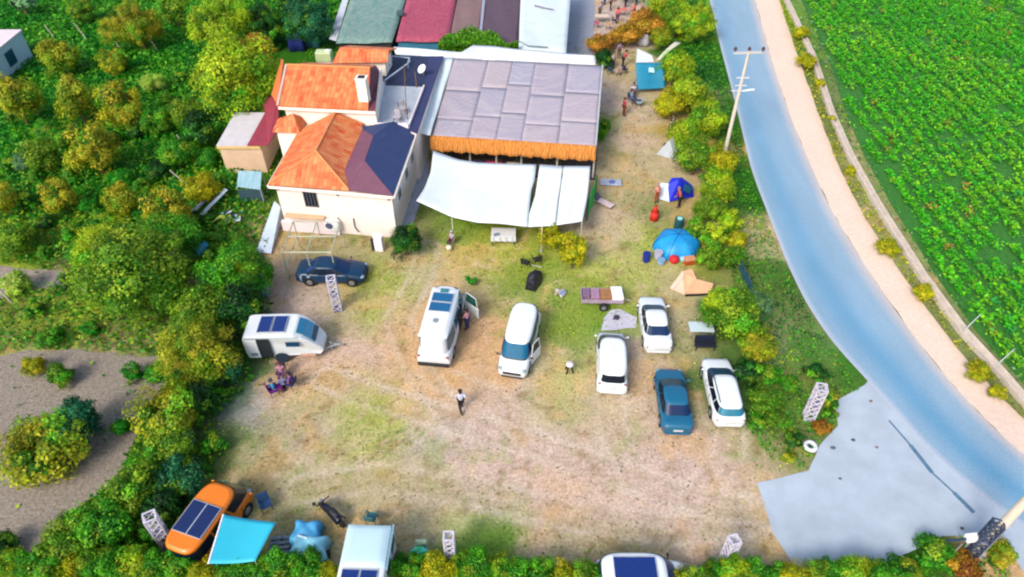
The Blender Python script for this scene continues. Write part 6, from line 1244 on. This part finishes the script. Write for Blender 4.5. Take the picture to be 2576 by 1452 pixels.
for s_ in (-1,1): b=MB(); b.tube((c2[0]+s_*.8,c2[1],.28),(c2[0]+s_*.92,c2[1],.28),.28,.28,14); b.build('wheel',RUBBER,t,world=True)
t=thing('pallet_stack','grey wooden pallet between the cyan awning and the tarpaulin covered trailer','pallet',(*P2(706,1385),0),.1)
for i in range(5): b=MB(); b.box((0,-.5+i*.25,.3),(1.0,.14,.04)); b.build('slat',mat('#8a9aa8',.85,.25),t)
for a_ in (-.4,0,.4): b=MB(); b.box((a_,0,.14),(.1,1.15,.27)); b.build('bearer',mat('#4a5a70',.85,.2),t)
# motor scooter
x,y=P2(838,1303); t=thing('motorcycle','black motorcycle parked diagonally above the motorhome','motorcycle',(x,y,0),R(140))
for a_ in (-.65,.7): b=MB(); b.tube((a_,-.07,.3),(a_,.07,.3),.3,.3,18); wo=b.build('wheel',RUBBER,t); b=MB(); b.tube((a_,-.08,.3),(a_,.08,.3),.14,.14,10); b.build('rim',DARK,wo)
b=MB(); b.grid(lambda u_,v_:(-.75+1.25*u_,(-.2+.4*v_)*(1.2-.5*u_),.5+.32*rf_(2*v_-1,2.4)*(1-.3*abs(u_-.6))),10,8); b.build('body',mat('#101830',.3,.2),t,solid=.05,smooth=True); b=MB(); b.tube((.7,0,.3),(.5,0,1.0),.05); b.tube((.5,-.38,1.02),(.5,.38,1.02),.035); b.build('handlebar',BLACK,t); b=MB(); b.ball((-.25,0,.86),.18,10,6,sx=2.1,sz=.5); b.build('seat',BLACK,t,smooth=True); b=MB(); b.ball((.66,0,.9),.11,8,6); b.build('headlight',CHROME,t); b=MB(); b.ball((.62,.42,1.18),.1,8,6); b.tube((.5,.3,1.0),(.62,.42,1.18),.02); b.build('mirror',BLACK,t)
t=chair(937,1312,R(80),'#3a7a80','grey teal folding chair just above the motorhome roof')
# camp table right of the motorhome
x,y=P2(1012,1425); t=thing('camping_table','red topped camping table right of the motorhome, half behind the hedge','table',(x,y,0)); b=MB(); b.box((0,0,.6),(1.3,.6,.05)); b.build('tabletop',mat('#b8203a',.7,.1),t)
for a_ in (-.55,.55): b=MB(); b.box((a_,0,.3),(.05,.5,.58)); b.build('leg',STEEL,t)
for i,(dx,cl,lb) in enumerate(((-.1,'#a060a8','violet folded cloth on the red camping table'),(.38,'#f49a4a','orange bowl on the red camping table'))):
    t=thing('folded_cloth' if i==0 else 'bowl',lb,'cloth' if i==0 else 'bowl',(x+dx,y,.63)); b=MB(); 
    if i: b.tube((0,0,0),(0,0,.12),.14,.22,14); b.build('bowl',mat(cl,.5,.1),t); b=MB(); b.tube((0,0,.121),(0,0,.14),.23,.23,14); b.build('rim',mat(cl,.5,.1,k=1.1),t)
    else: b.box((0,0,.08),(.3,.4,.14)); b.build('cloth',mat(cl,.9,.15),t,bevel=.04); b=MB(); b.box((0,0,.16),(.26,.34,.03)); b.build('fold',mat(cl,.9,.15,k=1.2),t)
x,y=P2(1058,1425); t=thing('parasol','small green and turquoise parasol beside the red camping table','parasol',(x,y,0)); b=MB(); n=10
for i in range(n):
    if i%2==0: a0,a1=2*math.pi*i/n,2*math.pi*(i+1)/n; b.quad((0,0,1.25),(.5*math.cos(a0),.5*math.sin(a0),1.0),(.5*math.cos(a1),.5*math.sin(a1),1.0))
b.build('canopy',mat('#10b85a',.7,.1),t,solid=.02); b=MB()
for i in range(n):
    if i%2: a0,a1=2*math.pi*i/n,2*math.pi*(i+1)/n; b.quad((0,0,1.25),(.5*math.cos(a0),.5*math.sin(a0),1.0),(.5*math.cos(a1),.5*math.sin(a1),1.0))
b.build('canopy',mat('#3ac8b8',.7,.1),t,solid=.02); b=MB(); b.tube((0,0,0),(0,0,1.3),.02); b.build('pole',STEEL,t)
chair(1062,1400,R(-90),'#9ab8a8','pale green camping chair behind the parasol')
# ---------------- scrap and planks left of the house ----------------
for i,(a_,c,cl,lb,l_,yw) in enumerate(((512,512,'#9a9cb8','wide mauve grey plank leaning in the weeds, left one',2.4,58),(540,512,'#b4c8d8','pale blue grey plank leaning in the weeds, right one',2.8,60),(556,492,'#c8b0a0','short brown board lying across beside the planks',1.0,-35))):
    x,y=P2(a_,c,.4); b=MB(); b.box((0,0,.0),(l_,.34 if i<2 else .12,.06)); o=b.build('plank',mat(cl,.8,.2,3),bevel=.01); o.location=(x,y,.55); o.rotation_euler=(0,R(-14),R(yw)); tag(o,lb,'plank',group='planks in the weeds')
x,y=P2(510,640); t=thing('water_drum','turquoise plastic drum lying under the dark trees left of the ramp','drum',(x,y,0),R(60)); b=MB(); b.tube((-.5,0,.45),(.5,0,.45),.38,.38,18); b.build('body',mat('#38b4dc',.4,.1),t); b=MB()
for a_ in (-.25,.25): b.tube((a_-.03,0,.45),(a_+.03,0,.45),.4,.4,18)
b.build('hoop',mat('#2090b8',.4,.1),t)
x,y=P2(594,548); t=thing('junk_heap','heap of white and teal scrap in the weeds below the blue sheet lean to','heap',(x,y,0)); rs=random.Random(9)
for cl in ('#c8c4d8','#3a8a94','#e0e4e8','#28506a'):
    b=MB()
    for i in range(4): b.box((rs.uniform(-1.1,.5),rs.uniform(-.7,.7),.15+rs.random()*.25),(rs.uniform(.2,.6),rs.uniform(.12,.3),.08),rs.random()*3,rs.uniform(-.5,.5))
    b.build('scrap',mat(cl,.8,.15),t)
x,y=P2(557,562); b=MB(); b.grid(lambda u_,v_:(-.45+.9*u_,-.2+.4*v_+.25*math.sin(u_*3),.25+.2*math.sin(u_*3.1)),8,4); o=b.build('plastic_sheet',mat('#c8dc4a',.7,.1),solid=.02); o.location=(x,y,0); tag(o,'curled yellow green plastic sheet below the planks','sheet')
x,y=P2(545,797); t=thing('sack','small white sack in the dark gap above the caravan','sack',(x,y,.5)); b=MB(); b.ball((0,0,.25),.25,10,7,sz=1.3); b.build('body',mat('#d0dcec',.8,.1),t,smooth=True); b=MB(); b.tube((0,0,.52),(0,0,.62),.05,.09,8); b.build('neck',mat('#b0bccc',.8,.1),t)
for i,(a_,c,h_,lb) in enumerate(((140,100,1.6,'short white tree stake in the upper left orchard grass'),(222,105,2.0,'grey white stake between the olive tree and the golden orange tree'),(305,125,2.4,'long bare white stake leaning beside the orange tipped tree'),(398,130,1.7,'thin white stake right of the long leaning one'),(490,405,2.4,'pale stake in the dark bushes left of the annex'),(470,465,1.3,'short white stake beside the yellow green bush'),(32,765,2.6,'thin pale stake at the left below the gravel path'),(245,765,2.2,'thin pale stake in front of the big round mossy tree'),(75,40,2.2,'whitish bare trunk at the top left corner'))):
    x,y=P2(a_,c); b=MB(); b.tube((0,0,0),(-.55-.2*(i%3),.1,h_),.06,.045); o=b.build('stake',mat('#dccbb8',.8,.15)); o.location=(x,y,0); tag(o,lb,'stake',group='tree stakes in the orchard')
# blue things behind the house
x,y=P2(768,118); t=thing('covered_pile','heap of dark and light blue tarpaulins between the teal tree and the orange roofs','pile',(x,y,0))
for i,(dx,dy,w_,h_,cl) in enumerate(((-.6,-.6,1.6,2.0,'#1c2f8c'),(.5,.4,2.0,2.1,'#5aa8d8'),(-.4,.9,1.3,1.7,'#28386a'))):
    b=MB(); b.grid(drape(x+dx,y+dy,w_,1.2,h_,i),14,10); b.build('tarp',mat(cl,.7,.2,2),t,world=True,solid=.03,smooth=True)
x,y=P2(815,150,2.5); t=thing('water_tank','pale yellow green tank box on the roof edge behind the upper house','tank',(x,y+.3,0)); b=MB(); b.box((0,0,2.75),(1.5,1.0,.9)); b.build('tank',mat('#dcecb0',.7,.15,3),t,bevel=.08); b=MB(); b.box((0,0,1.14),(1.4,.9,2.28)); b.build('stand',CREAM,t); b=MB(); b.tube((.4,0,3.2),(.4,0,3.28),.25,.25,12); b.build('lid',WHITE,t)
